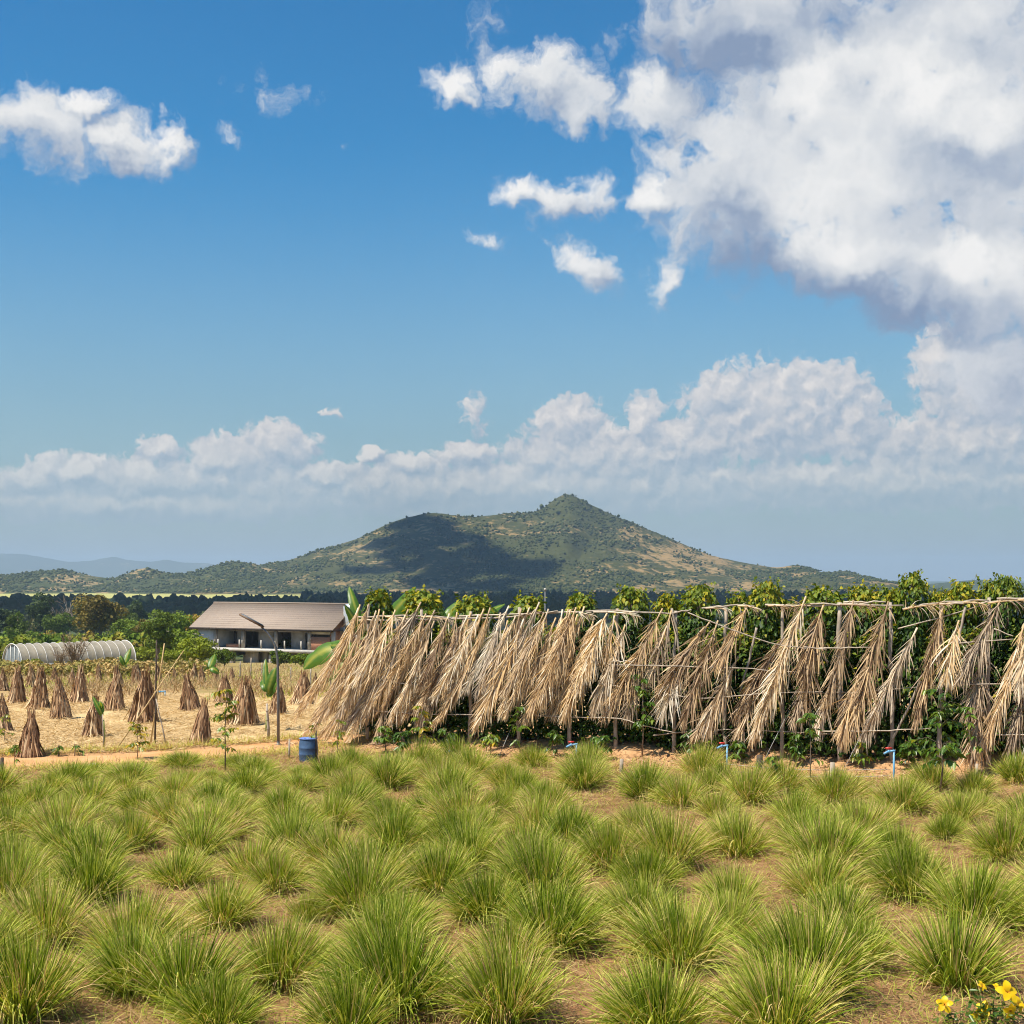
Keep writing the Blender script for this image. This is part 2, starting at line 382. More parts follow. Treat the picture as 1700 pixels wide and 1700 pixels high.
M['bamboo_yellow'] = plain('yellow_bamboo', (0.52, 0.36, 0.16), 0.5, 0.35, 5, 0.25, 0.2)
M['dark_post'] = plain('dark_post', (0.085, 0.065, 0.052), 0.9, 0.1, 9, 0.4, 0.4)
M['stem_green'] = plain('green_stem', (0.24, 0.27, 0.07), 0.6, 0.3, 8, 0.3, 0.2)
M['steel'] = plain('grey_steel', (0.13, 0.135, 0.14), 0.45, 0.5, 9, 0.15, 0.1, 0.3)
M['lamp_wood'] = plain('lamp_head_cover', (0.15, 0.095, 0.06), 0.6, 0.3, 9, 0.25, 0.2)
M['led'] = plain('lamp_lens', (0.62, 0.42, 0.28), 0.4, 0.4, 9, 0.1, 0.05)
M['blue_barrel'] = plain('blue_plastic', (0.05, 0.095, 0.18), 0.5, 0.35, 4, 0.45, 0.15)
M['blue_lid'] = plain('pale_blue_plastic', (0.14, 0.23, 0.55), 0.5, 0.4, 5, 0.15, 0.1)  # lid and bungs: a paler blue than the barrel body
M['pvc'] = plain('blue_pvc', (0.15, 0.37, 0.58), 0.4, 0.4, 8, 0.15, 0.05)
M['red'] = plain('red_plastic', (0.62, 0.045, 0.035), 0.4, 0.4, 8, 0.1, 0.05)
M['wire'] = plain('wire', (0.42, 0.40, 0.37), 0.5, 0.5, 8, 0.1, 0.0)
M['rope'] = plain('twine', (0.26, 0.18, 0.11), 0.9, 0.1, 20, 0.3, 0.3)

# ------------------------------------------------------------------ terrain
_PY = np.array([-60, 54, 70, 94, 130, 170, 190, 300, 450, 700, 1500, 2400, 20000], float)
_PZ = np.array([0, 0, -.45, -1.5, -3.3, -5.3, -6.4, -11.2, -16, -20, -22, -22, -22], float)
TA = np.array([-4.45, 42.0]); TB = np.array([12.82, 35.6])          # line of the shade trellis on the ground
TD = (TB - TA) / np.linalg.norm(TB - TA); TN = np.array([TD[1], -TD[0]])  # TN points to the camera
def trellis_uv(x, y):
    dx, dy = x - TA[0], y - TA[1]
    return dx * TD[0] + dy * TD[1], dx * TN[0] + dy * TN[1]
RC = np.array([(-60, 27.0), (-24, 34.6), (-13.6, 37.7), (-9.9, 39.1), (-7.4, 41.0), (-5.2, 43.1), (-2.0, 45.9), (6, 50.5), (30, 60)], float)
def road_dist(x, y): return y - np.interp(x, RC[:, 0], RC[:, 1])
def H(x, y):
    x = np.asarray(x, float); y = np.asarray(y, float)
    z = np.interp(y, _PY, _PZ)
    near = 1 - ss(y, 60, 110)
    lump = (fbm(x * .55, y * .55, 3, 4) - .5) * .16 + (fbm(x * 2.3, y * 2.3, 9, 3) - .5) * .07
    onroad = 1 - ss(np.abs(road_dist(x, y)), 1.2, 1.9)
    lump = lump * (1 - .75 * onroad)
    u, v = trellis_uv(x, y)
    bed = ss(u, -1.0, .6) * (1 - ss(np.abs(v + .75), .35, 1.45)) * (.10 + .55 * fbm(x * 1.3, y * 1.3, 21, 5) ** 1.3)
    far = (fbm(x * .02, y * .02, 31, 4) - .5) * 3.0 * ss(y, 120, 260)
    return z + lump * near + bed * near + far - .05 * onroad * near
def Hs(x, y): return float(H(np.array([x]), np.array([y]))[0])
def at(px, py, D): return np.array([(px - CX) / FPX * D, D, CAM_H - (py - HY) / FPX * D])
def gpt(px, py):
    k = (py - HY) / FPX; D = np.concatenate([np.arange(6, 120, .05), np.arange(120, 900, .5)])
    d = CAM_H - k * D - H((px - CX) / FPX * D, D)
    i = int(np.argmax(d <= 0)); Dh = D[i]
    return np.array([(px - CX) / FPX * Dh, Dh, Hs((px - CX) / FPX * Dh, Dh)])
def gx(px, D): x = (px - CX) / FPX * D; return np.array([x, D, Hs(x, D)])

def axis(a, b, step, lo, hi, g):
    m = list(np.arange(a, b + 1e-6, step)); s = step; v = m[-1]
    while v < hi: s *= g; v += s; m.append(v)
    s = step; v = m[0]; pre = []
    while v > lo: s *= g; v -= s; pre.append(v)
    return np.array(pre[::-1] + m)
gxs = axis(-17, 17, .21, -7000, 7000, 1.10); gys = axis(13, 58, .21, -500, 13500, 1.08)
GX, GY = np.meshgrid(gxs, gys); GZ = H(GX, GY)
ny, nx = GX.shape
gi_ = (np.arange(ny - 1)[:, None] * nx + np.arange(nx - 1)[None])
GF = np.stack([gi_, gi_ + 1, gi_ + nx + 1, gi_ + nx], -1).reshape(-1, 4)
u_, v_ = trellis_uv(GX, GY); rd = road_dist(GX, GY)
wob = (fbm(GX * .5, GY * .5, 41, 3) - .5) * 2
sand = ss(u_, -2.6, -.8) * ss(-np.abs(v_ + .2) + 3.3 + wob * .9, 0, 1.0)
verge = 1 - ss(np.abs(rd), 1.6 + wob * .4, 2.4 + wob * .4)
a_sand = np.clip(np.maximum(sand, verge), 0, 1)
a_straw = ss(rd, 1.6, 2.4) * (1 - ss(GY + wob * 4, 58, 68)) * (1 - a_sand)
a_dry = ss(GY + wob * 4, 58, 70) * (1 - ss(GY + wob * 12, 165, 230))
a_fld = ss(GY, 1450, 1500) * (1 - ss(GY, 2680, 2740)) * (1 - ss(GX, -420, -150))
m, t, out = material('ground_soil_and_straw')
wp = worldpos(t)
n1, _ = t.noise(wp, 2.2, 6, 0.65); n2, _ = t.noise(wp, 17, 4, 0.65); n3, _ = t.noise(wp, .55, 4, 0.6); n4, _ = t.noise(wp, .03, 5, 0.6)
soil = t.ramp(n1, [(0.25, (0.14, 0.068, 0.034)), (0.5, (0.29, 0.155, 0.075)), (0.72, (0.43, 0.255, 0.125))])
soil = t.mix(t.sstep(n3, .5, .66, 0, .5), soil, (0.19, 0.17, 0.055))
sandc = t.ramp(n1, [(0.25, (0.33, 0.175, 0.08)), (0.5, (0.48, 0.28, 0.135)), (0.8, (0.60, 0.38, 0.20))])
strawc = t.ramp(n2, [(0.25, (0.40, 0.27, 0.12)), (0.5, (0.58, 0.42, 0.21)), (0.75, (0.72, 0.56, 0.32))])
dryc = t.ramp(n1, [(0.3, (0.22, 0.17, 0.06)), (0.6, (0.36, 0.26, 0.11)), (0.8, (0.30, 0.27, 0.08))])
dryc = t.mix(t.sstep(n3, .48, .62, 0, .6), dryc, (0.20, 0.19, 0.05))
farc = t.ramp(n4, [(0.3, (0.05, 0.075, 0.03)), (0.6, (0.09, 0.11, 0.045)), (0.8, (0.16, 0.16, 0.07))])
wpx = t.n.new('ShaderNodeSeparateXYZ'); t.set(wpx.inputs[0], wp)
gc = t.mix(t.sstep(wpx.outputs[1], 140, 230), soil, farc)
gc = t.mix(t.attr('dry'), gc, dryc); gc = t.mix(t.attr('straw'), gc, strawc); gc = t.mix(t.attr('sand'), gc, sandc)
gc = t.mix(t.attr('crop'), gc, (0.42, 0.40, 0.13))
bmp = t.math('ADD', n1, t.math('MULTIPLY', n2, .35))
t.set(out.inputs[0], principled(t, gc, .95, .1, bmp, .6, .08).outputs[0])
ground = ob('ground', mesh('ground', np.stack([GX, GY, GZ], -1).reshape(-1, 3), GF, m, smooth=True,
    attrs={'sand': a_sand, 'straw': a_straw, 'dry': a_dry, 'crop': a_fld}))
tag(ground, 'dry ground of soil, straw mulch and scrub sloping to a plain', kind='structure')

# road sheet
m, t, out = material('dirt_road')
wp = worldpos(t); n1, _ = t.noise(wp, 1.1, 6, .6); n2, _ = t.noise(wp, 26, 3, .6)
rc = t.ramp(n1, [(.25, (.46, .235, .095)), (.5, (.57, .31, .14)), (.75, (.64, .38, .19))])
rc = t.mix(t.sstep(n2, .58, .72, 0, .35), rc, (.40, .22, .10))
t.set(out.inputs[0], principled(t, rc, .95, .1, t.math('ADD', n1, t.math('MULTIPLY', n2, .2)), .35, .05).outputs[0])
rx = np.arange(-30, 12, .2); rw = np.linspace(-1.35, 1.35, 19)
rw = rw * 1.12
RX, RW = np.meshgrid(rx, rw); RW = RW + (vnoise(RX * .8, np.sign(RW) * 5, 6) - .5) * .7 * (np.abs(RW) / 1.35) ** 3
RY = np.interp(RX, RC[:, 0], RC[:, 1]) + RW
RZ = H(RX, RY) + .035 * (1 - (np.abs(RW) / 1.6) ** 4) - .012 * np.exp(-((np.abs(RW) - .65) / .2) ** 2)
ri = np.arange(len(rw) - 1)[:, None] * len(rx) + np.arange(len(rx) - 1)[None]
road = ob('dirt_road', mesh('dirt_road', np.stack([RX, RY, RZ], -1).reshape(-1, 3), np.stack([ri, ri + 1, ri + len(rx) + 1, ri + len(rx)], -1).reshape(-1, 4), m, smooth=True))
tag(road, 'orange dirt road running behind the lemongrass', kind='structure')

# ------------------------------------------------------------------ hills
def hill_mat(name, green1, green2, tan, bias=0.0, s=.011):
    m, t, out = material(name)
    wp = worldpos(t); a, _ = t.noise(wp, s, 7, .62); b, _ = t.noise(wp, s * 7, 5, .6)
    f = t.math('ADD', t.math('MULTIPLY_ADD', t.math('SUBTRACT', b, .5), .85, a), t.math('MULTIPLY', t.attr('tone'), .35))
    gcol = t.mix(b, green1, green2)
    c = t.mix(t.sstep(f, .50 + bias, .68 + bias), gcol, tan)
    t.set(out.inputs[0], principled(t, c, .95, .05, b, .8, 4.0).outputs[0]); return m
def prof(pts, D):
    pts = np.array(pts, float); X = (pts[:, 0] - CX) / FPX * D; Z = (HY - pts[:, 1]) / FPX * D + CAM_H
    return X, Z
def ridge(name, pts, D, depth, mat_, nxx, nyy, label, rav=.18, seed=0, base=-24, pw=1.25):
    X, Z = prof(pts, D)
    xs = np.linspace(X[0], X[-1], nxx); y0 = np.concatenate([np.linspace(0, 1, nyy), np.linspace(1, 2, nyy // 3)[1:]])
    XX, TT = np.meshgrid(xs, y0)
    hz = np.interp(XX, X, Z); hz = (hz + np.interp(XX + 12, X, Z) + np.interp(XX - 12, X, Z)) / 3
    t_ = np.abs(TT - 1)
    XS = XX + 0
    Pk = np.maximum(hz - base, 2)
    f = np.where(TT <= 1, (1 - t_) ** pw, (1 - t_) ** 1.1)
    YY = D + np.where(TT <= 1, -(t_) * depth, (TT - 1) * depth * .8)
    sc = depth / 6.0
    rv = np.abs(fbm(XX / sc + .35 * t_ * 2, YY / (sc * 3.2), seed + 5, 4) - .5) * 2
    f2 = f + 0
    ZZ = base + Pk * f2 + Pk * (rv - .35) * rav * 4 * f * (1 - f) + Pk * .035 * (fbm(XX / 26, YY / 26, seed + 8, 3) - .5) * np.minimum(1, f * 3)
    k = XX.shape[1]; i = np.arange(XX.shape[0] - 1)[:, None] * k + np.arange(k - 1)[None]
    V = np.stack([XX * (YY / D) if False else XX, YY, ZZ], -1)
    tone = fbm(XX / 160, ZZ / 60, seed + 3, 3) - .5 + (.40 if name == 'mountain' else .1) * ss(XX, 20, 200) * (1 - ss(XX, 420, 700)) * (1 - ss(ZZ, 95, 150)) - .15 * ss(ZZ, 110, 160)
    o = ob(name, mesh(name, V.reshape(-1, 3), np.stack([i, i + 1, i + k + 1, i + k], -1).reshape(-1, 4), mat_, tone=tone, smooth=True))
    tag(o, label, kind='structure')
    return V, tone
MT = [(300, 985), (340, 962), (390, 948), (430, 938), (480, 930), (520, 916), (560, 905), (600, 892), (640, 871), (690, 854), (722, 851), (760, 856), (790, 859), (850, 852), (895, 849), (912, 836), (930, 823), (943, 819), (958, 824), (975, 836), (1000, 848), (1050, 868), (1100, 888), (1150, 911), (1190, 925), (1250, 937), (1290, 943), (1322, 937), (1350, 945), (1372, 953), (1398, 946), (1430, 955), (1462, 965), (1510, 975), (1580, 985)]
mm = hill_mat('mountain_scrub', (0.034, 0.046, 0.016), (0.09, 0.09, 0.030), (0.30, 0.205, 0.09), .05)
MV, MTn = ridge('mountain', MT, 3000, 640, mm, 420, 150, 'scrubby peaked mountain beyond the plain', .16, 3)
FT = [(-160, 965), (-60, 950), (10, 955), (60, 948), (105, 945), (150, 956), (190, 961), (215, 950), (242, 941), (275, 951), (310, 953), (350, 941), (388, 931), (420, 935), (470, 948), (540, 962), (640, 985)]
FV, FTn = ridge('foothill', FT, 2780, 330, hill_mat('foothill_scrub', (0.038, 0.055, 0.022), (0.085, 0.095, 0.034), (0.33, 0.235, 0.11), .0), 260, 60, 'low scrubby foothills left of the mountain', .16, 14)
ridge('hill', [(1480, 985), (1550, 969), (1600, 964), (1640, 962), (1680, 970), (1760, 960), (1850, 975), (1950, 985)], 4200, 420, hill_mat('far_scrub', (0.04, 0.058, 0.03), (0.07, 0.085, 0.04), (0.22, 0.17, 0.09), .06), 120, 30, 'low far hill behind the pepper vines', .1, 24)
ridge('hill', [(-260, 935), (-100, 922), (0, 919), (40, 920), (75, 926), (112, 933), (150, 931), (188, 924), (215, 930), (250, 933), (275, 929), (305, 934), (345, 935), (372, 940), (430, 948), (560, 957), (700, 985)], 12400, 900, hill_mat('distant_range', (0.05, 0.07, 0.04), (0.09, 0.10, 0.05), (0.2, 0.17, 0.1), .1, .004), 160, 30, 'distant blue mountain range behind the foothills', .1, 34)

# scrub dotted over the mountain: nobody could count it
M['scrub'] = leaf_mat('hill_bush', [(0.0, (0.036, 0.052, 0.018)), (0.6, (0.07, 0.085, 0.028)), (1.0, (0.12, 0.12, 0.045))], 0.0, 0.9, 0.05)
def scatter_scrub(V, T, n, seed, name, label, rr=(1.2, 3.0)):
    r = rng(seed); ny_, nx_, _ = V.shape
    i = r.integers(0, int(ny_ * .80), n); j = r.integers(0, nx_, n)
    C = V[i, j] + r.normal(0, 3, (n, 3)) * (1, 1, 0); tn = T[i, j]
    d = fbm(C[:, 0] / 48, (C[:, 2] * 1.5 + C[:, 1] * .5) / 48, seed + 2, 4) - tn * .5
    keep = (d + r.normal(0, .10, n) > .45) & (C[:, 2] > -20)
    C = C[keep]; k = len(C); s = r.uniform(*rr, k) * (1 + (r.random(k) > .95) * .7)
    C[:, 2] += s * .3
    Vb, Fb, Tb = blobs(C, np.stack([s, s, s * r.uniform(.6, 1.1, k)], 1), 1, .18, r, np.clip(r.normal(.4, .25, k), 0, 1))
    tag(ob(name, mesh(name, Vb, Fb, M['scrub'], tone=Tb)), label, kind='stuff')
scatter_scrub(MV, MTn, 30000, 5, 'hillside_scrub', 'dark green scrub dotted over the mountainside')
scatter_scrub(FV, FTn, 9000, 7, 'hillside_scrub', 'dark green scrub dotted over the foothills')

# ------------------------------------------------------------------ woodland, trees and shrubs
def crown(r, rx, rz, nl, nleaf, ls, zc, flat=.6):
    """leaf faces on the shells of many uneven clumps -> V,F,T around (0,0,zc)"""
    d = unit(r.normal(0, 1, (nl, 3))); rad = r.random((nl, 1)) ** .45
    C = d * rad * np.array([rx, rx, rz]) * .72; C[:, 2] = np.maximum(C[:, 2], -rz * flat) + zc
    lr = r.uniform(.26, .46, nl) * min(rx, rz * 1.2)
    k = r.integers(0, nl, nleaf); n = unit(r.normal(0, 1, (nleaf, 3)) + (0, 0, .35))
    P = C[k] + n * (lr[k] * r.uniform(.6, 1.08, nleaf))[:, None] * (1, 1, .8)
    nn = unit(n + r.normal(0, .55, (nleaf, 3))); dd = unit(np.cross(nn, r.normal(0, 1, (nleaf, 3))))
    L = ls * r.uniform(.6, 1.3, nleaf)
    V, F, T = leaves(P - dd * L[:, None] * .5, dd, nn, L, L * .42, np.clip(r.normal(.5, .2, nleaf) + r.normal(0, .18, nl)[k], 0, 1))
    return V, F, T, C
def tree_meshes(seed, h, rx, rz, nl, nleaf, ls, flat=.6):
    r = rng(seed); V, F, T, C = crown(r, rx, rz, nl, nleaf, ls, h - rz, flat)
    cm = mesh('crown', V, F, M['tree'], tone=T)
    parts = []; top = h - rz * .6
    bend = r.normal(0, .05 * h, 2)
    tr = np.stack([np.linspace(0, bend[0], 6), np.linspace(0, bend[1], 6), np.linspace(-.3, top, 6)], 1)
    parts.append(tube(tr, np.linspace(.035 * h, .012 * h, 6), 7))
    for j in r.choice(nl, min(nl, 9), replace=False):
        s = tr[3] if C[j, 2] > tr[3, 2] else tr[2]
        parts.append(tube([s, (s + C[j]) / 2 + (0, 0, -.03 * h), C[j]], [.013 * h, .009 * h, .004 * h], 5))
    V, F, T = join(parts); return cm, mesh('trunk', V, F, M['bark'], tone=T, smooth=True)
def place_tree(ms, name, label, cat, loc, sc, rz, tint, group):
    t_ = thing(name, label, cat, loc, rz, group, sc)
    o = ob('crown', ms[0], t_); o.color = (*tint, 1)
    ob('trunk', ms[1], t_)
    return t_
TREES = {'round': tree_meshes(11, 7.0, 3.6, 2.7, 34, 4200, .34), 'tall': tree_meshes(12, 8.5, 2.7, 3.4, 32, 3600, .34),
         'bush': tree_meshes(13, 3.0, 2.2, 1.5, 26, 3000, .24, .95), 'low': tree_meshes(14, 2.2, 2.4, 1.15, 26, 2600, .22, .95)}
G1, G2, G3, OL, OR_, DK = (.17, .24, .022), (.26, .31, .028), (.12, .175, .024), (.20, .155, .032), (.42, .28, .035), (.06, .095, .026)
# (kind, px, D, crown width in photo px, tint, label)
TL = [
 ('round', 163, 330, 80, OL, 'big round olive-brown tree above the polytunnel roof'),
 ('tall', 30, 300, 36, G3, 'dark green tree above the open end of the polytunnel'),
 ('bush', 53, 270, 38, G2, 'bright green bush behind the open end of the polytunnel'),
 ('bush', 86, 255, 46, G1, 'rounded green bush between bright bush and big olive tree'),
 ('low', 118, 215, 60, G1, 'low wide green bush just above the middle of the polytunnel'),
 ('low', 10, 205, 60, G2, 'yellowish green bush cut by the photo edge above the polytunnel'),
 ('round', 216, 290, 52, G1, 'green tree right beside the big olive-brown tree'),
 ('bush', 196, 225, 50, G3, 'dark low bush behind the closed end of the polytunnel'),
 ('round', 250, 265, 52, OL, 'olive round tree between polytunnel and house'),
 ('round', 284, 250, 62, G1, 'tall green tree nearest the left eave of the house'),
 ('round', 330, 285, 58, OR_, 'tree with orange flush of leaves touching the roof end'),
 ('round', 368, 330, 40, OR_, 'small orange-green tree peeping over the left roof slope'),
 ('tall', 262, 175, 50, G3, 'dark feathery tree right of the polytunnel behind the crossed stakes'),
 ('bush', 302, 185, 76, G1, 'wide dense green shrub left of the house wall'),
 ('low', 240, 190, 60, G2, 'low bright shrub at the closed end of the polytunnel'),
 ('bush', 322, 150, 62, G2, 'round bright green bush before the lower left corner of the house'),
 ('low', 285, 138, 50, G2, 'low yellow-green bush left of the round bright bush'),
 ('bush', 372, 140, 34, G3, 'dark leafy shrub under the left end of the balcony'),
 ('low', 464, 145, 46, G3, 'feathery dark shrub under the middle of the balcony'),
 ('low', 500, 140, 40, G1, 'low green shrub under the right end of the balcony'),
 ('tall', 140, 520, 36, DK, 'dark slender tree in the wood behind the big olive tree'),
 ('tall', 232, 480, 40, DK, 'dark tree at the wood edge above the olive round tree'),
 ('round', 205, 430, 50, G3, 'grey-green tree at the wood edge beside big olive tree'),
 ('round', 300, 400, 54, G3, 'shaded green tree behind the orange-flushed tree'),
 ('round', 8, 420, 60, DK, 'dark tree at the photo edge high above the polytunnel'),
 ('tall', 68, 450, 44, DK, 'dark tall tree in the wood between bright bush and olive tree'),
 ('round', 98, 400, 50, G3, 'shaded rounded tree left of the big olive tree'),
 ('low', 180, 150, 26, OL, 'brown dry bush in front of the polytunnel side'),
 ('low', 60, 150, 24, G2, 'yellow-green dry bush in front of the polytunnel mouth'),
]
base_w = {'round': 7.2, 'tall': 5.4, 'bush': 4.4, 'low': 4.8}
r = rng(77)
for kd, px, D, wpx, tint, lab in TL:
    sc = wpx / FPX * D / base_w[kd] * 1.3; p = gx(px, D)
    place_tree(TREES[kd], 'tree' if kd in ('round', 'tall') else 'shrub', lab, 'tree' if kd in ('round', 'tall') else 'shrub', p, (sc, sc, sc * r.uniform(.9, 1.1)), r.random() * 6.28, tint, 'trees and shrubs by the house and polytunnel')
# brown leafless shrub with thin upright branches
def bare_shrub(px, D, h, label, seed, col=M['bark'], pale=False):
    r = rng(seed); parts = []; tw = []
    for i in range(26):
        a = r.random() * 6.28; l = h * r.uniform(.5, 1.05); d = np.array([math.cos(a) * r.uniform(.1, .75), math.sin(a) * .5, 1]); d /= np.linalg.norm(d)
        P = np.array([d * l * q + r.normal(0, .03 * h, 3) for q in (0, .35, .7, 1)]); P[0] = 0
        parts.append(tube(P, [.02 * h, .013 * h, .008 * h, .003 * h], 4))
        for j in range(6):
            s = P[1] + (P[3] - P[1]) * r.random(); e = s + unit(d + r.normal(0, .6, 3)) * h * .22
            tw.append(tube([s, (s + e) / 2, e], [.007 * h, .005 * h, .002 * h], 3))
    t_ = thing('bare_shrub', label, 'shrub', gx(px, D)); V, F, T = join(parts); ob('branches', mesh('branches', V, F, col, tone=T), t_)
    V, F, T = join(tw); ob('twigs', mesh('twigs', V, F, M['rope'], tone=T), t_)['kind'] = 'stuff'
bare_shrub(124, 142, 3.6, 'leafless brown shrub with thin twigs before the polytunnel', 5)
bare_shrub(100, 150, 2.2, 'smaller leafless brown shrub left of the tall bare one', 6)
bare_shrub(110, 560, 15, 'pale bare tree rising from the dark wood', 7, M['wood'])

# wooded plain: reads as one mass
def woodland(name, label, n, d0, d1, seed, px0, px1, near, tones):
    r = rng(seed); D = np.sqrt(r.uniform(d0 ** 2, d1 ** 2, n)); px = r.uniform(px0, px1, n)
    X = (px - CX) / FPX * D
    Z = H(X, D); s = r.uniform(.7, 1.25, n)
    if near:
        parts = []
        for i in range(n):
            V, F, T, _ = crown(r, 3.6 * s[i], 3.0 * s[i], 10, 200, 1.25, 5.2 * s[i]) if d0 > 400 else crown(r, 3.2 * s[i], 2.2 * s[i], 10, 300, .72, 1.8 * s[i], .9) if d0 > 180 else crown(r, 1.3 * s[i], .42 * s[i] ** 2, 9, 170, .22, .28 * s[i], .9)
            parts.append((V + (X[i], D[i], Z[i]), F, np.clip(T * .35 + r.uniform(0, .65), 0, 1)))
        V, F, T = join(parts)
    else:
        tall = r.random(n) > .8
        C = np.stack([X, D, Z + np.where(tall, 5.2, 3.8) * s], 1); Rr = np.stack([3.8 * s, 3.8 * s, np.where(tall, 6.0, 4.2) * s], 1)
        V, F, T = blobs(C, Rr, 2 if n < 3000 else 1, .16, r, np.clip(r.normal(.45, .22, n), 0, 1))
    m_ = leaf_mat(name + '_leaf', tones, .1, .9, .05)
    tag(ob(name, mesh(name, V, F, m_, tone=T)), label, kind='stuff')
woodland('woodland', 'grey-green wood beyond the house and polytunnel', 330, 430, 900, 51, -60, 620, True, [(0, (.06, .075, .035)), (.6, (.11, .125, .05)), (1, (.20, .18, .08))])
woodland('undergrowth', 'scrubby undergrowth around the house and polytunnel', 280, 195, 440, 53, -60, 640, True, [(0, (.06, .105, .018)), (.35, (.13, .20, .025)), (.6, (.24, .28, .035)), (.8, (.22, .17, .04)), (1, (.38, .27, .05))])
woodland('dry_scrub', 'brown and golden dry scrub on the slope before the house', 210, 84, 138, 54, -60, 345, True, [(0, (.22, .22, .05)), (.35, (.34, .29, .09)), (.6, (.52, .37, .16)), (.85, (.62, .46, .20)), (1, (.22, .28, .05))])
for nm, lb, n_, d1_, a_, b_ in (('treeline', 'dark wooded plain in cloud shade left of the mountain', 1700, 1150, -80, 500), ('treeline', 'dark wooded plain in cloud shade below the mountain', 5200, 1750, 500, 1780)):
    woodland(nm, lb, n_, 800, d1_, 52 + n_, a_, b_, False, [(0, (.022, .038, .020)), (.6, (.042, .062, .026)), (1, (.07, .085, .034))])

# clouds overhead, out of the picture, whose shade lies on the mountain flank and on the plain
m, t, out = material('cloud_vapour')
tr = t.n.new('ShaderNodeBsdfTranslucent'); tr.inputs[0].default_value = (.9, .92, .95, 1)
df = t.n.new('ShaderNodeBsdfDiffuse'); df.inputs[0].default_value = (.9, .91, .93, 1)
mx = t.n.new('ShaderNodeMixShader'); mx.inputs[0].default_value = .30; t.set(mx.inputs[1], df.outputs[0]); t.set(mx.inputs[2], tr.outputs[0]); t.set(out.inputs[0], mx.outputs[0])
TS = np.array(TO_SUN[:])
def cloud_puffs(targets, seed, zc, label):
    r = rng(seed); C = []; Rr = []
    for (x, y, z, rad) in targets:
        for k in range(8):
            q = np.array([x, y, z]) + np.append(r.normal(0, rad * .46, 2), 0); C.append(q + TS * (zc - z) / TS[2]); s = rad * r.uniform(.25, .75); Rr.append((s, s, s * .3))
    V, F, T = blobs(np.array(C), np.array(Rr), 2, .03, r, np.full(len(C), .5))
    tag(ob('cloud', mesh('cloud', V, F, m, tone=T, smooth=True)), label, kind='stuff')
tg = []
for (px, py, D, rad) in [(702, 866, 2985, 36), (706, 888, 2960, 58), (718, 905, 2930, 75), (745, 922, 2880, 85), (685, 925, 2860, 75), (640, 930, 2850, 55), (780, 938, 2830, 85), (730, 950, 2760, 105), (820, 957, 2740, 75), (865, 970, 2640, 65), (800, 972, 2620, 110), (680, 965, 2650, 80), (820, 982, 2480, 90), (740, 980, 2500, 100)]:
    q = at(px, py, D); tg.append((q[0], q[1], q[2], rad * .74))
cloud_puffs(tg, 61, 2600, 'fair-weather cloud high above the mountain')
r = rng(62); tg = []
for y in np.arange(820, 2120, 160):
    for x in np.arange(-1000, 1001, 200):
        if abs(x) < .45 * y + 160 and r.random() > .06 and not (x < -180 and y > 1500): tg.append((x + r.normal(0, 40), y + r.normal(0, 30), -18, 150))
cloud_puffs(tg, 63, 2600, 'broad fair-weather cloud high above the plain')

